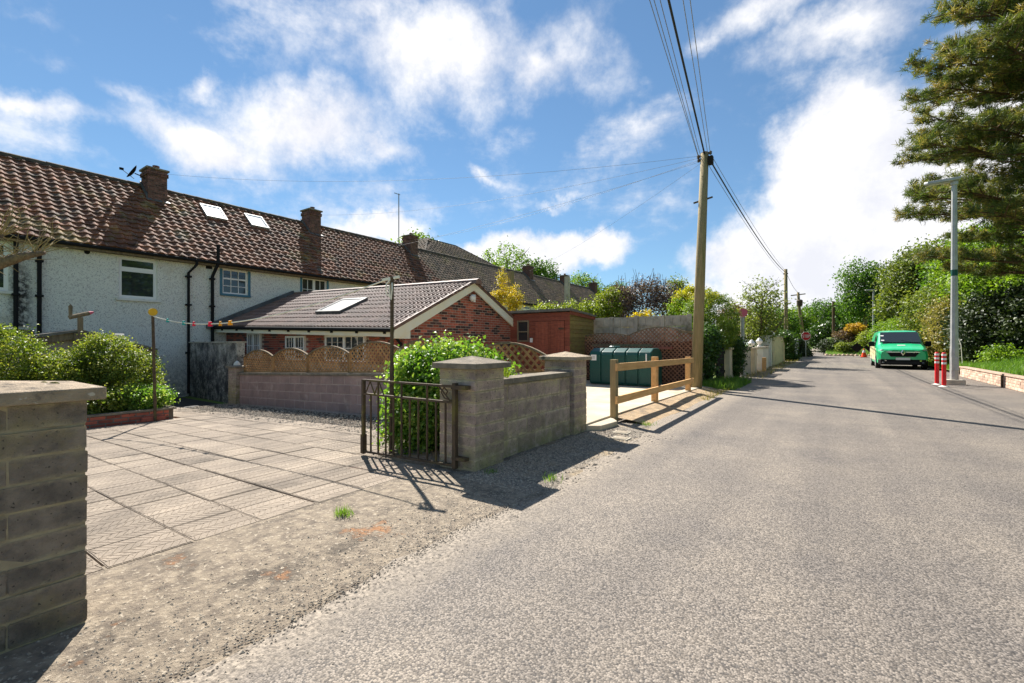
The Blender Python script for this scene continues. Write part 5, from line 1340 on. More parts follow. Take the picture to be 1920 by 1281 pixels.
for k, (y, lab) in enumerate(((22.6, 'white urn ornament above the timber gate'), (25.2, 'white urn ornament on the pale grey pillar'))):
    mb = MB(); zb = 1.11 if k else 1.0; mb.lathe([(.10, 0), (.10, .06), (.05, .09), (.05, .13), (.13, .2), (.15, .28), (.09, .36), (.05, .42), (.001, .44)], (-2.9, y, zb), 12); tag(mb.build('urn', M['signwhite']), lab, 'ornament', 'white urns on the lane wall')
mb = MB(); mb.box(-2.98, 22.5, .0, -2.82, 22.7, 1.0); tag(mb.build('urn_post', M['concrete']), 'slim grey post under the white urn by the timber gate', 'post')
t = thing('brown_post', 'short brown timber post standing in the verge before the pale grey pillar', 'post', (-2.55, 23.8, 0)); mb = MB(); mb.box(-2.62, 23.7, -.05, -2.46, 23.9, .62); mb.build('shaft', M['wood'], t)
t = thing('iron_garden_gate', 'dark narrow garden gate with upright bars before the tall cream wall', 'gate', (-2.85, 27.6, 0))
for k in range(12): mb = MB(); y = 26.7 + k * .16; mb.box(-2.87, y, .05, -2.83, y + .05, 1.1 + (.06 if k % 2 else 0)); mb.build('bar', M['iron'], t)
for z in (.2, .95): mb = MB(); mb.box(-2.89, 26.6, z, -2.872, 28.6, z + .05); mb.build('rail', M['iron'], t)
t = thing('tall_wall', 'tall cream rendered garden wall with a white end pillar beside the lane', 'wall', (-2.8, 33, 0))
mb = MB(); mb.box(-3.1, 29.5, -.05, -2.7, 37.2, 1.66); mb.build('wall', M['rendercream'], t, bevel=.01); mb = MB(); mb.box(-3.3, 28.9, -.05, -2.75, 29.48, 1.72); mb.build('end_pillar', M['renderwhite'], t, bevel=.01); mb = MB(); mb.box(-3.16, 29.5, 1.662, -2.64, 37.2, 1.73); mb.build('coping', M['concrete'], t)
t = thing('ivy_clump', 'dark ivy clump wrapped round the base of the far lane pole', 'ivy', (-2.8, 40.8, 0))
foliage('leaves', [((-2.85, 40.6, 1.2), (.55, 1.2, .9)), ((-2.6, 40.4, .35), (.6, 1.2, .4)), ((-2.7, 37.5, 1.7), (.5, 2.0, .35))], 340, 22, .13, LF['ivy'], t, .16, 63, .8, .5)
mb = MB(); mb.tube([(-2.9, 40.8, -.1), (-2.95, 40.9, 2)], .08, 6); mb.build('stem', M['bark'], t)
t = thing('white_outbuilding', 'white boarded outbuilding with a grey corrugated roof near the lane end', 'building', (-3.4, 45, 0))
mb = MB(); mb.prism([(-5.2, 42.6, -.05), (-2.72, 42.6, -.05), (-2.72, 42.6, 1.68), (-3.5, 42.6, 2.05), (-5.2, 42.6, 1.7)], (0, 10.5, 0)); mb.build('wall', M['renderwhite'], t)
for k in range(26): mb = MB(); y = 42.62 + k * .4; mb.box(-2.715, y, 0, -2.68, y + .37, 1.66); mb.build('board', M['white'], t)
for k in range(14):
    y0 = 39.9 + k * .22; mb = MB(); mb.prism([(-5.6, y0, 1.72), (-4.55, y0, 2.75), (-3.45, y0, 1.7), (-3.45, y0, 1.76), (-4.55, y0, 2.82), (-5.6, y0, 1.78)], (0, .17, 0)); mb.build('roof_sheet', M['steel'], t)
mb = MB(); mb.box(-5.4, 40.0, 0, -3.6, 42.58, 1.75); mb.build('annex_wall', M['renderwhite'], t)
t = thing('lane_cottage', 'cream rendered low building behind the lane walls under the young tree', 'building', (-6.3, 27, 0))
mb = MB(); mb.prism([(-8.5, 26.5, -.1), (-4.6, 26.5, -.1), (-4.6, 26.5, 2.1), (-8.5, 26.5, 2.1)], (0, 5, 0)); mb.build('wall', M['rendercream'], t)
mb = MB(); mb.prism([(-8.7, 26.3, 2.1), (-4.4, 26.3, 2.1), (-4.4, 26.3, 2.2), (-8.7, 26.3, 2.35)], (0, 5.4, 0)); mb.build('roof', M['felt'], t)

tree('young_tree', 'young loose tree with pale buds over the lane walls', 'tree', (-3.3, 29.3, 0), (-3.25, 29.5, 4.2), .09,
     [((-3.3, 29.4, 3.6), (1.3, 1.3, 1.45)), ((-3.3, 29.4, 2.2), (1.15, 1.1, .9)), ((-3.6, 28.9, 1.7), (.9, .8, .6))], 430, 10, .13, 'bud', None, 71, .2, 14, 1.5, shell=.15)
tree('copper_tree', 'small copper leaved tree behind the young loose tree', 'tree', (-5.6, 35, 0), (-5.6, 35, 3.2), .1, [((-5.6, 35, 3.1), (1.2, 1.2, 1.0)), ((-4.8, 36, 2.5), (.9, .9, .8))], 200, 20, .16, 'copper', None, 72, .2)
tree('lane_tree', 'dense green tree behind the lane poles on the left', 'tree', (-5.2, 50, 0), (-5.2, 50, 3.6), .15, [((-5.4, 49, 3.3), (1.7, 2.0, 1.6)), ((-4.2, 52, 3.1), (1.5, 1.6, 1.5)), ((-4.3, 54, 1.9), (1.2, 1.4, 1.5))], 500, 22, .2, 'green', None, 73, .3)
t = thing('lane_hedge', 'dark hedge end by the stop sign at the lane end', 'hedge', (-2.6, 54.5, 0))
foliage('leaves', [((-2.7, 54.2, .8), (.65, 1.6, .95)), ((-2.4, 53.6, .3), (.7, 1.6, .4))], 260, 22, .15, LF['holly'], t, .18, 74, .8, .6)
mb = MB(); mb.tube([(-2.7, 54.2, -.1), (-2.7, 54.2, 1)], .06, 6); mb.build('stem', M['bark'], t)

fp = thing('lane_pole', 'slender timber pole with ivy at its foot halfway down the lane', 'utility pole', (-2.95, 41.5, 0))
mb = MB(); mb.tube([(-2.9, 41.5, -.1), (-2.95, 41.5, 7.1)], [.15, .12], 10); mb.build('pole', M['pole'], fp, smooth=True); mb = MB(); mb.box(-3.12, 41.4, 6.7, -2.78, 41.46, 6.78); mb.build('step_bar', M['iron'], fp)
fp = thing('lane_pole', 'leaning timber pole with a dark transformer lump, second along the lane', 'utility pole', (-2.3, 56.2, 0))
mb = MB(); mb.tube([(-2.2, 56.2, -.1), (-2.75, 55.8, 5.0), (-2.85, 55.7, 6.6)], [.17, .14, .12], 10); mb.build('pole', M['pole'], fp, smooth=True)
mb = MB(); mb.lathe([(.05, -.1), (.26, -.02), (.28, .5), (.2, .6), (.02, .64)], (-2.7, 55.45, 5.2), 12); mb.build('transformer', M['iron'], fp)
mb = MB(); mb.beam((-3.5, 55.7, 6.3), (-2.2, 55.7, 6.4), .1, .1); mb.build('crossarm', M['pole'], fp)
fp = thing('lane_pole', 'dark distant timber pole standing beyond the lane end in front of the trees', 'utility pole', (.2, 75.5, 1.5))
mb = MB(); mb.tube([(.21, 75.5, 1.2), (.21, 75.5, 7.0)], .17, 8); mb.build('pole', M['pinebark'], fp); mb = MB(); mb.box(-.9, 75.42, 6.35, 1.3, 75.5, 6.45); mb.build('crossarm', M['pinebark'], fp)

# stop sign: octagon, white border, letters cut as strokes
st = thing('stop_sign', 'red octagonal stop sign by the dark hedge at the lane end', 'sign', (-1.85, 47.8, 0))
sc_, sz = Vector((-1.85, 47.8, 1.93)), .375
right = Vector((CA, SA, 0)).normalized(); right = (right * .7 + Vector((1, 0, 0)) * .3).normalized(); fwd = Vector((-right.y, right.x, 0))
oct_ = lambda r, off: [tuple(sc_ + right * (r * math.cos(R(22.5 + 45 * k))) + Vector((0, 0, r * math.sin(R(22.5 + 45 * k)))) - fwd * off) for k in range(8)]
mb = MB(); mb.prism(oct_(sz * 1.08, .0), tuple(fwd * .02)); mb.build('border', M['signwhite'], st)
mb = MB(); mb.face(oct_(sz * 1.0, .004)); mb.build('face', M['stopred'], st)
mb = MB(); h = .115; lw = .032
S_ = {'S': [((.5, 1), (-.5, 1)), ((-.5, 1), (-.5, 0)), ((-.5, 0), (.5, 0)), ((.5, 0), (.5, -1)), ((.5, -1), (-.5, -1))], 'T': [((-.55, 1), (.55, 1)), ((0, 1), (0, -1))], 'O': [((-.5, 1), (.5, 1)), ((.5, 1), (.5, -1)), ((.5, -1), (-.5, -1)), ((-.5, -1), (-.5, 1))], 'P': [((-.5, -1), (-.5, 1)), ((-.5, 1), (.5, 1)), ((.5, 1), (.5, 0)), ((.5, 0), (-.5, 0))]}
for k, ch_ in enumerate('STOP'):
    cx = (k - 1.5) * .155
    for i, (p, q) in enumerate(S_[ch_]):
        A = sc_ + right * (cx + p[0] * .055 * 2 * .55) + Vector((0, 0, p[1] * h)) - fwd * (.010 + .0004 * i); B = sc_ + right * (cx + q[0] * .055 * 2 * .55) + Vector((0, 0, q[1] * h)) - fwd * (.010 + .0004 * i)
        d = (B - A).normalized() * lw / 2; mb.beam(A - d, B + d, lw, .004, up=tuple(fwd))
mb.build('lettering', M['signwhite'], st)
mb = MB(); mb.tube([tuple(sc_ + fwd * .05 - Vector((0, 0, 1.95))), tuple(sc_ + fwd * .05 + Vector((0, 0, .3)))], .035, 8); mb.build('post', M['steel'], st)

# verge greenery
def blades(name, n, fx, h0, h1, seed, w=.06, mt='grass', parent=None):
    rg = np.random.default_rng(seed); P = np.array([fx(rg) for _ in range(n)], float); hh = rg.uniform(h0, h1, n)
    T = rg.normal(size=(n, 3)) * np.array([.35, .35, .05]) + np.array([0, 0, 1]); T /= np.linalg.norm(T, axis=1, keepdims=True)
    Nn = np.cross(T, rg.normal(size=(n, 3)))
    Nn /= np.linalg.norm(Nn, axis=1, keepdims=True)
    v, s = leaf_mesh(name, P, Nn, hh, w, np.clip(rg.random(n) * .6 + .4 * (np.sin(P[:, 0] * 3 + P[:, 1] * 2) * .5 + .5), 0, 1), None, rg, True, T)
    o = wloc(parent) if parent is not None else Vector((0, 0, 0))
    me = mesh_from_quads(name, v, s, M[mt] if mt in M else LF[mt], o); ob = link(name, me, parent, o); return ob


def patch(x0, x1, y0, y1, z): return lambda r: (r.uniform(x0, x1), r.uniform(y0, y1), z)


tag(blades('verge_weeds', 2600, patch(-3.1, -2.1, 13.3, 16.5, 0), .08, .26, 81, .08), 'ragged green weeds round the utility pole foot', 'weeds', kind='stuff')
tag(blades('verge_weeds', 900, patch(-2.75, -2.2, 10.6, 13.2, 0), .03, .09, 85, .1, 'straw'), 'straw weeds', kind='stuff')
tag(blades('verge_weeds', 1500, patch(-2.75, -2.0, 18, 40, 0), .04, .16, 82, .1, 'straw'), 'sparse weeds', kind='stuff')
for k, (x, y, r, n, h, lab) in enumerate(((-2.93, 2.02, .055, 110, .07, 'bright grass tuft growing in the gritty driveway apron'), (-2.72, 3.5, .06, 70, .05, 'grass tuft at the foot of the gate pillar'), (-2.1, 3.62, .06, 60, .07, 'yellow green tuft at the road edge by the pillar shadow'), (-2.35, 6.95, .12, 90, .07, 'pale weed tuft on the verge beside the concrete lip'))):
    rg0 = np.random.default_rng(k)
    tag(blades('grass_tuft', n, lambda r_, x=x, y=y, r=r: (x + r_.normal() * r * .6, y + r_.normal() * r * .6, gz(x)), h * .5, h, 90 + k, .1), lab, 'grass tuft')
tag(blades('weed', 60, lambda r: (-3.1 + r.normal() * .05, 4.15 + r.normal() * .1, .86), .06, .16, 97, .12, 'hedge'), 'small pale weed growing on the low wall coping', 'weed')

# ================================================================== right side: wall, bank, lamp, bollards, van
rw = thing('retaining_wall', 'low pale brick retaining wall in front of the grass bank', 'wall', (4.05, 20, 0))
mb = MB(); mb.box(4.01, 16.0, -.1, 4.16, 24.0, .345); mb.build('mortar_core', M['brickmortar'], rw)
items = []; rk = random.Random(9)
for r in range(4):
    y = 16.0 - (.15 if r % 2 else 0)
    while y < 24.0:
        l = rk.uniform(.24, .34); y0, y1 = max(16, y), min(24, y + l)
        if y1 - y0 > .06: items.append((piece_mesh('brick', round(y1 - y0, 2) - .012, .07, .074, M['wallbrick'], ch=.006), Vector((4.033 + rk.uniform(-.004, .004), (y0 + y1) / 2, .05 + r * .085)), Matrix.Rotation(R(90), 3, 'Z')))
        y += l
lay(items, 'brick', rw, 300)
mb = MB(); mb.box(3.97, 16.0, .348, 4.18, 24.0, .40); mb.build('coping', M['wallbrick'], rw, bevel=.01)
mb = MB(); mb.box(3.955, 18.62, -.02, 3.99, 18.70, .36); mb.build('joint_strip', M['iron'], rw)

bk_g = tag(blades('bank_grass', 30000, lambda r: (lambda x, y: (x, y, bank_z(x, y)))(4.2 + abs(r.normal(0, 1.6)), r.uniform(14, 38)), .06, .22, 101, .07), kind='stuff')
for k, (x, y, lab) in enumerate(((2.62, 18.75, 'red bollard with white bands, the farther of the pair'), (2.66, 17.95, 'red bollard with white bands beside the lamp post base'))):
    b = thing('bollard', lab, 'bollard', (x, y, 0), 'red bollards by the lamp post')
    mb = MB(); mb.lathe([(.13, 0), (.13, .015), (.055, .04), (.05, .06)], (x, y, 0), 14); mb.build('base', M['renderwhite'], b)
    mb = MB(); mb.lathe([(.052, .02), (.052, .94), (.05, .985), (.03, 1.0), (.001, 1.0)], (x, y, 0), 16); mb.build('tube', M['bollard'], b, smooth=True)
    for z in (.66, .78, .90): mb = MB(); mb.lathe([(.054, z), (.0545, z + .005), (.0545, z + .055), (.054, z + .06)], (x, y, 0), 16); mb.build('band', M['reflect'], b, smooth=True)


def lamp(lab, x, y, h, band=False):
    t = thing('lamp_post', lab, 'lamp post', (x, y, 0), 'lamp posts')
    mb = MB(); mb.lathe([(.105, .16), (.105, 1.0), (.095, 1.2), (.085, 2.6), (.065, h)], (x, y, 0), 8); mb.build('pole', M['steel'], t)
    mb = MB(); mb.box(x - .22, y - .22, -.05, x + .22, y + .22, .16); mb.build('base', M['concrete'], t, bevel=.015)
    mb = MB(); mb.box(x - .075, y - .112, .45, x + .075, y - .09, .85); mb.build('access_door', M['steel'], t)
    mb = MB(); mb.prism([(x + .13, y + .14, h + .02), (x - .05, y + .16, h), (x - .62, y + .12, h + .0), (x - .70, y, h + .02), (x - .62, y - .12, h + .0), (x - .05, y - .16, h), (x + .13, y - .14, h + .02)], (0, 0, .085)); mb.build('lamp_head', M['steel'], t, bevel=.02)
    mb = MB(); mb.box(x - .58, y - .09, h - .012, x - .15, y + .09, h - .001); mb.build('lens', M['headlamp'], t)
    mb = MB(); mb.lathe([(.07, h - .12), (.09, h - .1), (.09, h), (.06, h + .03)], (x, y, 0), 10); mb.build('collar', M['steel'], t)
    if band: mb = MB(); mb.lathe([(.082, 3.32), (.084, 3.33), (.082, 3.50), (.08, 3.51)], (x, y, 0), 8); mb.build('green_band', M['tank'], t)
    return t


lamp('galvanised lamp post with a green band near the red bollards', 3.06, 19.1, 6.2, True)
lamp('distant slim lamp post behind the parked van', 3.42, 58.0, 6.6)

# van ----------------------------------------------------------------
van = thing('van', 'green panel van with cream flanks parked facing the camera on the lane', 'van', (2.85, 31.7, 0))
VX, VY = 2.85, 29.2
# side profile sections (y from the nose, half width at belt, half width at roof, z bottom, belt z, roof z)
def vanbody():
    mb = MB()
    # stations: y, z_low, z_top, half width low, half width belt, half width top, belt z
    ST = [(0.0, .36, .92, .80, .84, .78, .70), (.12, .32, 1.00, .88, .93, .86, .75), (.45, .30, 1.09, .955, .965, .90, .85), (.95, .30, 1.21, .97, .978, .88, 1.0), (1.12, .30, 1.27, .972, .98, .86, 1.05),
          (1.95, .30, 1.86, .975, .98, .80, 1.12), (2.2, .30, 1.925, .978, .98, .80, 1.15), (3.2, .30, 1.965, .978, .98, .80, 1.15), (4.9, .30, 1.95, .978, .98, .80, 1.15), (5.05, .34, 1.90, .95, .95, .78, 1.15)]
    ring = []
    for y, zl, zt, wl, wb, wt, zb in ST:
        pts = [(-wl, zl), (-wb - .0, zl + .18), (-wb, zb), (-(wb * .45 + wt * .55) , zb + (zt - zb) * .55), (-wt, zt - .07), (-wt + .09, zt - .01), (-wt * .45, zt + .018), (wt * .45, zt + .018), (wt - .09, zt - .01), (wt, zt - .07), ((wb * .45 + wt * .55), zb + (zt - zb) * .55), (wb, zb), (wb, zl + .18), (wl, zl)]
        ring.append([(VX + x, VY + y, z) for x, z in pts])
    n = len(ring[0]); base = len(mb.v)
    for r in ring: mb.v += r
    for i in range(len(ring) - 1):
        for j in range(n):
            a, b = i * n + j, i * n + (j + 1) % n; mb.f.append((a, b, b + n, a + n)); mb.m.append(1 if (j in (0, 1, 11, 12) and 2 <= i) or False else 0)
    mb.f.append(tuple(range(n))); mb.m.append(0); mb.f.append(tuple(range((len(ring) - 1) * n, len(ring) * n))[::-1]); mb.m.append(0)
    return mb, ring


mb, ring = vanbody(); mb.build('body', [M['vangreen'], M['vangreen']], van, smooth=False)
# windscreen lies on the slope between stations 4 and 5
A_, B_ = ring[4], ring[5]
lerp = lambda p, q, f: tuple(p[i] + (q[i] - p[i]) * f for i in range(3))
def onslope(x, f): return (VX + x, VY + 1.12 + .83 * f - .022, 1.30 + .59 * f + .02)
mb = MB(); mb.face([onslope(-.80, .02), onslope(.80, .02), onslope(.745, .93), onslope(-.745, .93)]); mb.build('windscreen', M['glass'], van)
mb = MB(); 
for p, q in (((-.82, .0), (.82, .0)),): mb.beam(onslope(*p), onslope(*q), .05, .02)
mb.build('scuttle', M['black'], van)
for k, (x, f) in enumerate(((-.70, .55), (-.70, .14))):
    mb = MB(); mb.face([tuple(Vector(onslope(x - .05, f)) + Vector((0, -.008, .006))), tuple(Vector(onslope(x + .08, f)) + Vector((0, -.008, .006))), tuple(Vector(onslope(x + .08, f + .09)) + Vector((0, -.008, .006))), tuple(Vector(onslope(x - .05, f + .09)) + Vector((0, -.008, .006)))]); mb.build('sticker', M['signwhite'], van)
for s in (-1, 1):
    mb = MB(); q = [(VX + s * .975, VY + 1.35, 1.14), (VX + s * .978, VY + 2.35, 1.17), (VX + s * .865, VY + 2.3, 1.74), (VX + s * .86, VY + 1.95, 1.74)]; q = [(a + s * .02, b, c) for a, b, c in q]; mb.face(q if s > 0 else q[::-1]); mb.build('side_window', M['glass'], van)
    mb = MB(); q = [(VX + s * .982, VY + 1.0, .42), (VX + s * .982, VY + 4.95, .42), (VX + s * .984, VY + 4.95, 1.13), (VX + s * .984, VY + 1.6, 1.10), (VX + s * .982, VY + 1.0, .95)]; mb.prism(q, (s * .012, 0, 0)); mb.build('cream_panel', M['vancream'], van)
    for k, yy in enumerate((.92, 4.05)):
        mb = MB(); mb.tube([(VX + s * .80, VY + yy, .33), (VX + s * .995, VY + yy, .33)], .33, 20); w = mb.build('wheel', M['rubber'], van); mb = MB(); mb.tube([(VX + s * .99, VY + yy, .33), (VX + s * 1.003, VY + yy, .33)], .2, 14); mb.build('rim', M['steel'], w)
    mb = MB(); mb.box(*[min(VX + s * 1.0, VX + s * 1.24), VY + 1.45, 1.12, max(VX + s * 1.0, VX + s * 1.24), VY + 1.6, 1.38]); mb.build('mirror', M['black'], van, bevel=.05)
    # headlight: swept wedge with bright edge
    e = lambda x, y, z: (VX + s * x, VY + y, z)
    q = [e(.40, -.035, .80), e(.86, .09, .86), e(.93, .28, .93), e(.80, .06, .98), e(.42, -.035, .885)]; mb = MB(); mb.prism(q, (0, .12, 0)); mb.build('headlight', M['headlamp'], van)
    mb = MB(); mb.prism([e(.62, -.04, .40), e(.88, .03, .42), e(.88, .03, .47), e(.62, -.04, .45)], (0, .08, 0)); mb.build('lower_trim', M['chrome'], van)
mb = MB(); mb.prism([(VX - .60, VY - .03, .82), (VX + .60, VY - .03, .82), (VX + .46, VY - .05, .62), (VX - .46, VY - .05, .62)], (0, .1, 0)); gr = mb.build('grille', M['black'], van)
for k in range(3): mb = MB(); z = .65 + k * .05; w_ = .44 + k * .045; mb.box(VX - w_, VY - .06, z, VX + w_, VY - .045, z + .014); mb.build('grille_bar', M['rubber'], gr)
mb = MB(); mb.box(VX - .62, VY - .055, .83, VX - .12, VY - .03, .855); mb.box(VX + .12, VY - .055, .83, VX + .62, VY - .03, .855); mb.build('chrome_strip', M['chrome'], gr)
# lozenge badge
mb = MB(); L0 = [(0, .155), (.095, 0), (0, -.155), (-.095, 0)]; L1 = [(a * .52, b * .52) for a, b in L0]
mb.add([(VX + a, VY - .075, .83 + b) for a, b in L0] + [(VX + a, VY - .085, .83 + b) for a, b in L1] + [(VX + a, VY - .03, .83 + b) for a, b in L0] + [(VX + a, VY - .04, .83 + b) for a, b in L1], [(i, (i + 1) % 4, 4 + (i + 1) % 4, 4 + i) for i in range(4)] + [(i, 8 + i, 8 + (i + 1) % 4, (i + 1) % 4) for i in range(4)] + [(4 + i, 4 + (i + 1) % 4, 12 + (i + 1) % 4, 12 + i) for i in range(4)])
mb.build('badge', M['chrome'], van)
mb = MB(); mb.prism([(VX - .93, VY + .16, .22), (VX - .84, VY - .02, .22), (VX + .84, VY - .02, .22), (VX + .93, VY + .16, .22), (VX + .93, VY + .5, .22), (VX - .93, VY + .5, .22)], (0, 0, .27)); mb.build('bumper', M['black'], van, bevel=.03)
for s in (-1, 1):
    mb = MB(); mb.beam(onslope(s * .42, .02), onslope(s * .42 - .38, .20), .02, .012); mb.build('wiper', M['black'], van)
    mb = MB(); mb.box(min(VX + s * .991, VX + s * .999), VY + 2.42, .45, max(VX + s * .991, VX + s * .999), VY + 2.435, 1.13); mb.build('door_gap', M['black'], van)
    mb = MB(); mb.lathe([(.05, 0), (.045, .012), (.001, .014)], (VX + s * .74, VY - .035, .33), 10); mb.build('fog_lamp', M['headlamp'], van)
    mb = MB(); mb.beam((VX + s * .80, VY + 2.3, 1.955), (VX + s * .80, VY + 4.8, 1.95), .03, .03); mb.build('roof_rail', M['black'], van)
mb = MB(); mb.beam((VX - .80, VY - .005, .945), (VX + .80, VY - .005, .945), .012, .012); mb.build('bonnet_seam', M['black'], van)
mb = MB(); mb.box(VX - .62, VY - .035, .27, VX + .62, VY - .022, .38); mb.build('lower_grille', M['rubber'], van)
mb = MB(); mb.box(VX - .27, VY - .05, .46, VX + .27, VY - .025, .575); mb.build('number_plate', M['plate'], van)
mb = MB(); mb.face([(VX - .16, VY + .62, 1.150), (VX + .16, VY + .62, 1.150), (VX + .15, VY + .72, 1.175), (VX - .15, VY + .72, 1.175)]); o = mb.build('bonnet_lettering', M['signwhite'], van); o.location.z += .02
mb = MB(); mb.box(VX - .9, VY + .4, .2, VX + .9, VY + 4.9, .33); mb.build('underbody', M['black'], van)

# cone and signs at the lane end
cn = thing('traffic_cone', 'orange and white traffic cone at the lane end beside the van', 'cone', (2.45, 53.2, 0))
mb = MB(); mb.box(2.2, 52.95, 0, 2.7, 53.45, .06); mb.build('base', M['orange'], cn); mb = MB(); mb.lathe([(.22, .06), (.13, .45)], (2.45, 53.2, 0), 14); mb.lathe([(.075, .68), (.04, .82), (.001, .82)], (2.45, 53.2, 0), 14); mb.build('cone_body', M['orange'], cn); mb = MB(); mb.lathe([(.13, .45), (.075, .68)], (2.45, 53.2, 0), 14); mb.build('band', M['reflect'], cn)
for k, (x, lab) in enumerate(((2.0, 'dark diamond road sign back left of the traffic cone'), (3.0, 'dark diamond road sign back right of the traffic cone'))):
    t = thing('road_sign', lab, 'sign', (x, 54.6, 0), 'road sign backs behind the cone'); mb = MB(); mb.prism([(x - .5, 54.6, .9), (x, 54.6, .42), (x + .5, 54.6, .9), (x, 54.6, 1.38)], (0, .03, 0)); mb.build('plate', M['black'], t); mb = MB(); mb.tube([(x - .3, 54.9, 0), (x, 54.64, .9)], .02, 5); mb.tube([(x + .3, 54.9, 0), (x, 54.64, .9)], .02, 5); mb.build('leg', M['black'], t)
hose = thing('bent_twig', 'pale arching cane sticking out of the weeds beside the van', 'cane', (4.6, 30, .4)); mb = MB(); mb.tube([(4.75, 28.0, .3), (4.72, 28.1, 1.2), (4.6, 28.3, 1.75), (4.4, 28.5, 1.95), (4.2, 28.6, 1.9)], .014, 5); mb.build('cane', M['straw'] if 'straw' in M else M['line'], hose)

# ================================================================== vegetation on the right and at the end
gs = 'bushes on the bank'
shrub('holly_bush', 'large dark glossy bush behind the lamp post', 'bush', (6.2, 28.5, .5), [((5.9, 29.5, 1.9), (1.5, 2.0, 1.6)), ((7.2, 28.4, 2.2), (1.7, 2.0, 1.7)), ((8.6, 27.5, 2.1), (1.6, 2.0, 1.7)), ((6.6, 30.2, 2.3), (1.5, 1.6, 1.0)), ((8.0, 29.5, 2.5), (1.5, 1.5, 1.0))], 2300, 22, .14, 'holly', gs, 111, .2, shell=.6, aspect=.6)
shrub('pale_bush', 'straw and green weedy bush between the van and the dark bush', 'bush', (5.0, 33, .3), [((4.95, 33.6, 1.3), (.75, 1.6, 1.3)), ((5.2, 35, 2.6), (.9, 1.2, 1.3))], 420, 22, .13, 'straw', gs, 112, .2, shell=.4)
shrub('low_bush', 'low light green weeds under the dark bush edge', 'bush', (6.2, 25.2, .5), [((5.6, 26.4, .75), (.6, .9, .4)), ((7.2, 24.6, 1.0), (1.0, .8, .5)), ((8.6, 23.6, 1.15), (1.0, .8, .5))], 300, 22, .11, 'lime', gs, 113, .14)
shrub('bank_hedge', 'tall clipped looking green hedge mass behind the van', 'hedge', (5.6, 44, .5), [((5.7, 44, 2.8), (1.6, 2.2, 2.6)), ((6.6, 41, 3.2), (1.7, 2, 2.6))], 1000, 22, .17, 'olive', gs, 114, .25)
shrub('bank_hedge', 'bright yellow green hedge directly above the van roof', 'hedge', (4.6, 47, .3), [((4.6, 48, 1.6), (1.2, 2, 1.6)), ((4.3, 52, 1.9), (1.3, 2, 1.5))], 620, 22, .16, 'lime', gs, 115, .24)
tree('broadleaf_tree', 'tall broad olive green tree behind the van', 'tree', (6.4, 55, .5), (6.4, 55, 8), .25, [((6.2, 55, 7.0), (2.6, 3, 3.0)), ((5.4, 55, 4.6), (2.0, 2.2, 2.2)), ((7.6, 54, 8.2), (2.5, 2.5, 2.2))], 900, 20, .26, 'olive', 'trees beyond the bank', 121, .42, 9)
tree('broadleaf_tree', 'lighter airy tree furthest left of the bank trees, sky showing through', 'tree', (3.6, 76, 1.5), (3.6, 76, 10), .26, [((3.4, 76, 9.2), (2.9, 2.6, 3.4)), ((2.4, 75, 6.0), (1.8, 2, 2.0)), ((5.0, 77, 7.0), (2.6, 2.4, 3.0))], 560, 18, .3, 'green', 'trees beyond the bank', 122, .5, 12, shell=.2)
tree('broadleaf_tree', 'bright lime green tree showing below the pine branches', 'tree', (9.2, 41, .8), (9.2, 41, 7.5), .25, [((8.6, 41.5, 6.4), (3.0, 2.6, 2.8)), ((11.0, 39.5, 7.2), (2.8, 2.4, 2.8)), ((7.6, 38.5, 4.2), (2.0, 2.2, 2.2)), ((9.6, 36.5, 4.6), (2.2, 2.2, 2.0))], 1800, 20, .22, 'lime', 'trees beyond the bank', 123, .4, 8)
tree('broadleaf_tree', 'mid green tree between the olive tree and the lime tree', 'tree', (8.6, 49, .8), (8.6, 49, 7), .25, [((8.4, 49, 6.0), (2.4, 2.4, 2.6)), ((7.6, 48, 3.6), (2, 2, 2))], 700, 20, .24, 'green', 'trees beyond the bank', 124, .4, 8)
for k, (x, y, h, r, lf, lab) in enumerate(((-1.6, 92, 8.4, 4.0, 'green', 'round green tree beyond the lane end, left of the dark pole'), (2.6, 96, 9.6, 4.2, 'green', 'round green tree beyond the lane end, right of the dark pole'), (-5.4, 86, 7.0, 3.2, 'lime', 'light green tree beyond the lane end behind the leaning pole'), (7.0, 92, 10.5, 4.0, 'green', 'dark green tree furthest right beyond the lane end'), (-.3, 80, 4.4, 2.6, 'ivy', 'low dark tree in front of the far round trees'))):
    tree('far_tree', lab, 'tree', (x, y, .8), (x, y, h * .7), .22, [((x, y, h * .66), (r, r, h * .36)), ((x - r * .5, y - 1, h * .45), (r * .6, r * .6, h * .3)), ((x + r * .5, y - 1, h * .5), (r * .6, r * .6, h * .3))], 560, 18, .32, lf, 'trees beyond the lane end', 130 + k, .42, 6)
for k, (x, y, z, rx, ry, rz_, lf, lab, le) in enumerate(((-.1, 62, .95, 1.2, 1.2, 1.0, 'holly', 'dark purple green mound shrub at the lane end', .13), (.95, 60.6, .75, .62, .6, .66, 'hedge', 'round yellow edged shrub on the end bank', .10), (1.5, 60.8, .75, .75, .6, .62, 'olive', 'round dull green shrub on the end bank', .10), (2.2, 66.5, 2.9, 1.0, 1.0, .75, 'orange', 'orange yellow flowering shrub on the end bank', .14), (3.2, 63, 1.6, 1.0, 1.0, 1.1, 'hedge', 'yellow green shrub left of the distant lamp post', .13), (1.3, 66.5, 2.0, 1.4, 1.2, .9, 'copper', 'reddish brown shrub spreading over the end bank', .14), (4.4, 64, 1.9, 1.2, 1.2, 1.2, 'lime', 'light green shrub right of the distant lamp post', .14))):
    shrub('bank_shrub', lab, 'shrub', (x, y, .1), [((x, y, z), (rx, ry, rz_))], 240, 20, le, lf, 'shrubs on the end bank', 140 + k, .13)
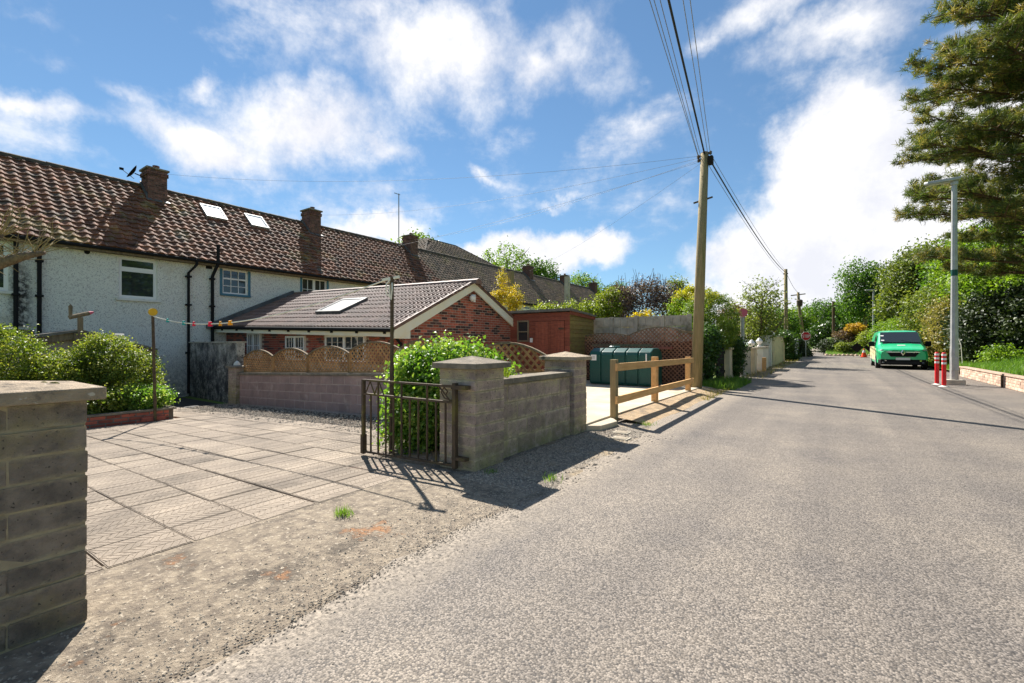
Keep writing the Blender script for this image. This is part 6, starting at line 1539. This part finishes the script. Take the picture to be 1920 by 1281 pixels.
# rockery stones edging the end bank
rr = random.Random(6)
for k in range(15):
    x = -.45 + k * .36; s = rr.uniform(.13, .2); mb = MB(); mb.lathe([(s * rr.uniform(.9, 1.2), -.05), (s * 1.1, s * .5), (s * .7, s * 1.1), (.01, s * 1.2)], (x, 58.7 + rr.uniform(-.15, .15), -.02), 7)
    tag(mb.build('edging_stone', M['wallbrick'], origin=(x, 58.7, 0)), 'pale rough stone in the row edging the end bank', 'stone', 'edging stones of the end bank')
tag(blades('end_grass', 5000, lambda r: (lambda x, y: (x, y, hill_z(x, y)))(r.uniform(-.5, 4), r.uniform(58.7, 70)), .1, .3, 102, .1), kind='stuff')
# trees behind the terrace
for k, (x, y, h, r, lf, lab) in enumerate(((-36.3, 50.4, 15.2, 4.2, 'lime', 'tall bright tree behind the terrace ridge beside the hipped roof'), (-32.6, 53, 12.8, 2.6, 'green', 'smaller tree leaning right of the bright tree behind the ridge'), (-33.5, 68, 13.0, 3.0, 'lime', 'tree top between the last two far chimneys'), (-29.0, 71, 11.2, 2.2, 'green', 'low tree top behind the farthest chimney'), (-33.6, 31.6, 12.0, 2.0, 'lime', 'small tree top just behind the third chimney'))):
    tree('back_tree', lab, 'tree', (x, y, -.5), (x, y, h * .85), .3, [((x, y, h - r), (r, r, r * 1.0)), ((x - r * .55, y, h - r * 1.5), (r * .6, r * .6, r * .6)), ((x + r * .6, y, h - r * 1.5), (r * .65, r * .65, r * .6))], 420, 18, .30, lf, 'trees behind the terrace', 150 + k, .42, 10, shell=.3)

# ------------------------------------------------------------------ the great pine
pn = thing('pine_tree', 'great dark pine with brown cones reaching over the lamp post', 'pine tree', (8.3, 26.8, .8))
rr = random.Random(17); mb = MB(); B0 = Vector((8.3, 26.8, .5))
axis = [B0, B0 + Vector((.1, 0, 4)), B0 + Vector((-.1, .1, 9)), B0 + Vector((.1, 0, 14)), B0 + Vector((0, 0, 19))]
mb.tube(axis, [.42, .36, .28, .2, .08], 10)
tufts = []
def axpt(z):
    for a, b in zip(axis, axis[1:]):
        if a.z <= z <= b.z: return a.lerp(b, (z - a.z) / (b.z - a.z))
    return axis[-1]
for k in range(136):
    f = k / 135; z = 4.3 + 14.8 * f; a = k * 2.399 + rr.uniform(-.3, .3); l = float(np.interp(z, [3.5, 5, 7, 9.5, 11.5, 13.5, 16, 19.2], [4.6, 5.5, 5.9, 6.0, 5.8, 5.1, 3.5, 1.0])) * rr.uniform(.84, 1.02)
    p = axpt(z); d = Vector((math.cos(a), math.sin(a), 0)); rise = rr.uniform(-.16, .12) + .3 * f
    m1 = p + d * l * .45 + Vector((0, 0, rise * l * .5)); e = p + d * l + Vector((0, 0, rise * l * .55 + .12 * l))
    r0 = .10 * (1 - .6 * f); mb.tube([p, m1, e], [r0, r0 * .62, .02], 6, False)
    n2 = int(5 + l * 2.1)
    for q in range(n2):
        t_ = .22 + .78 * (q / n2) ** .75; b = p.lerp(m1, t_ * 2) if t_ < .5 else m1.lerp(e, t_ * 2 - 1)
        sd = 1 if q % 2 else -1; dd = (d * rr.uniform(.5, .9) + Vector((-d.y, d.x, 0)) * sd * rr.uniform(.35, .9) + Vector((0, 0, rr.uniform(.0, .4)))).normalized(); ll = l * .32 * (1.15 - t_ * .6) * rr.uniform(.6, 1.2)
        e2 = b + dd * ll; mb.tube([b, b.lerp(e2, .55) + Vector((0, 0, -.05)), e2], [.028, .02, .008], 4, False)
        for u in range(int(3 + ll * 4.6)):
            g_ = .35 + .65 * rr.random(); c = b.lerp(e2, g_) + Vector((rr.gauss(0, .16), rr.gauss(0, .16), rr.gauss(.06, .09))); tufts.append(c)
    for u in range(5): tufts.append(e + Vector((rr.gauss(0, .2), rr.gauss(0, .2), rr.gauss(.05, .1))))
mb.build('trunk', M['pinebark'], pn, smooth=True)
T_ = np.array([tuple(c) for c in tufts]); rg = np.random.default_rng(77); per = 38
P = np.repeat(T_, per, 0) + rg.normal(size=(len(T_) * per, 3)) * .05
tan = rg.normal(size=P.shape) * np.array([1, 1, .8]) + np.array([0, 0, .45]); tan /= np.linalg.norm(tan, axis=1, keepdims=True)
Nn = np.cross(tan, rg.normal(size=P.shape)); Nn /= np.linalg.norm(Nn, axis=1, keepdims=True)
ts = rg.random(len(T_)) ** 1.2; shd = np.clip(np.repeat(ts, per) * .75 + rg.random(len(P)) * .3, 0, 1)
v, s = leaf_mesh('needles', P, Nn, rg.uniform(.13, .27, len(P)), .12, shd, None, rg, True, tan)
me = mesh_from_quads('needles', v, s, LF['pine'], wloc(pn)); link('needles', me, pn, wloc(pn))
print('pine tufts', len(T_), 'needles', len(P))

for k, (x, y, h, r, lab) in enumerate(((12.5, 13.5, 10.5, 3.4, 'tall tree across the road that the nearest house window mirrors'), (11.5, 5.5, 9.5, 3.2, 'tree across the road opposite the driveway'))):
    tree('roadside_tree', lab, 'tree', (x, y, .5), (x, y, h * .8), .25, [((x, y, h * .6), (r, r, h * .38)), ((x - .8, y + 1.4, h * .36), (r * .8, r * .8, h * .25))], 500, 20, .3, 'green', 'trees across the road', 160 + k, .42, 8)
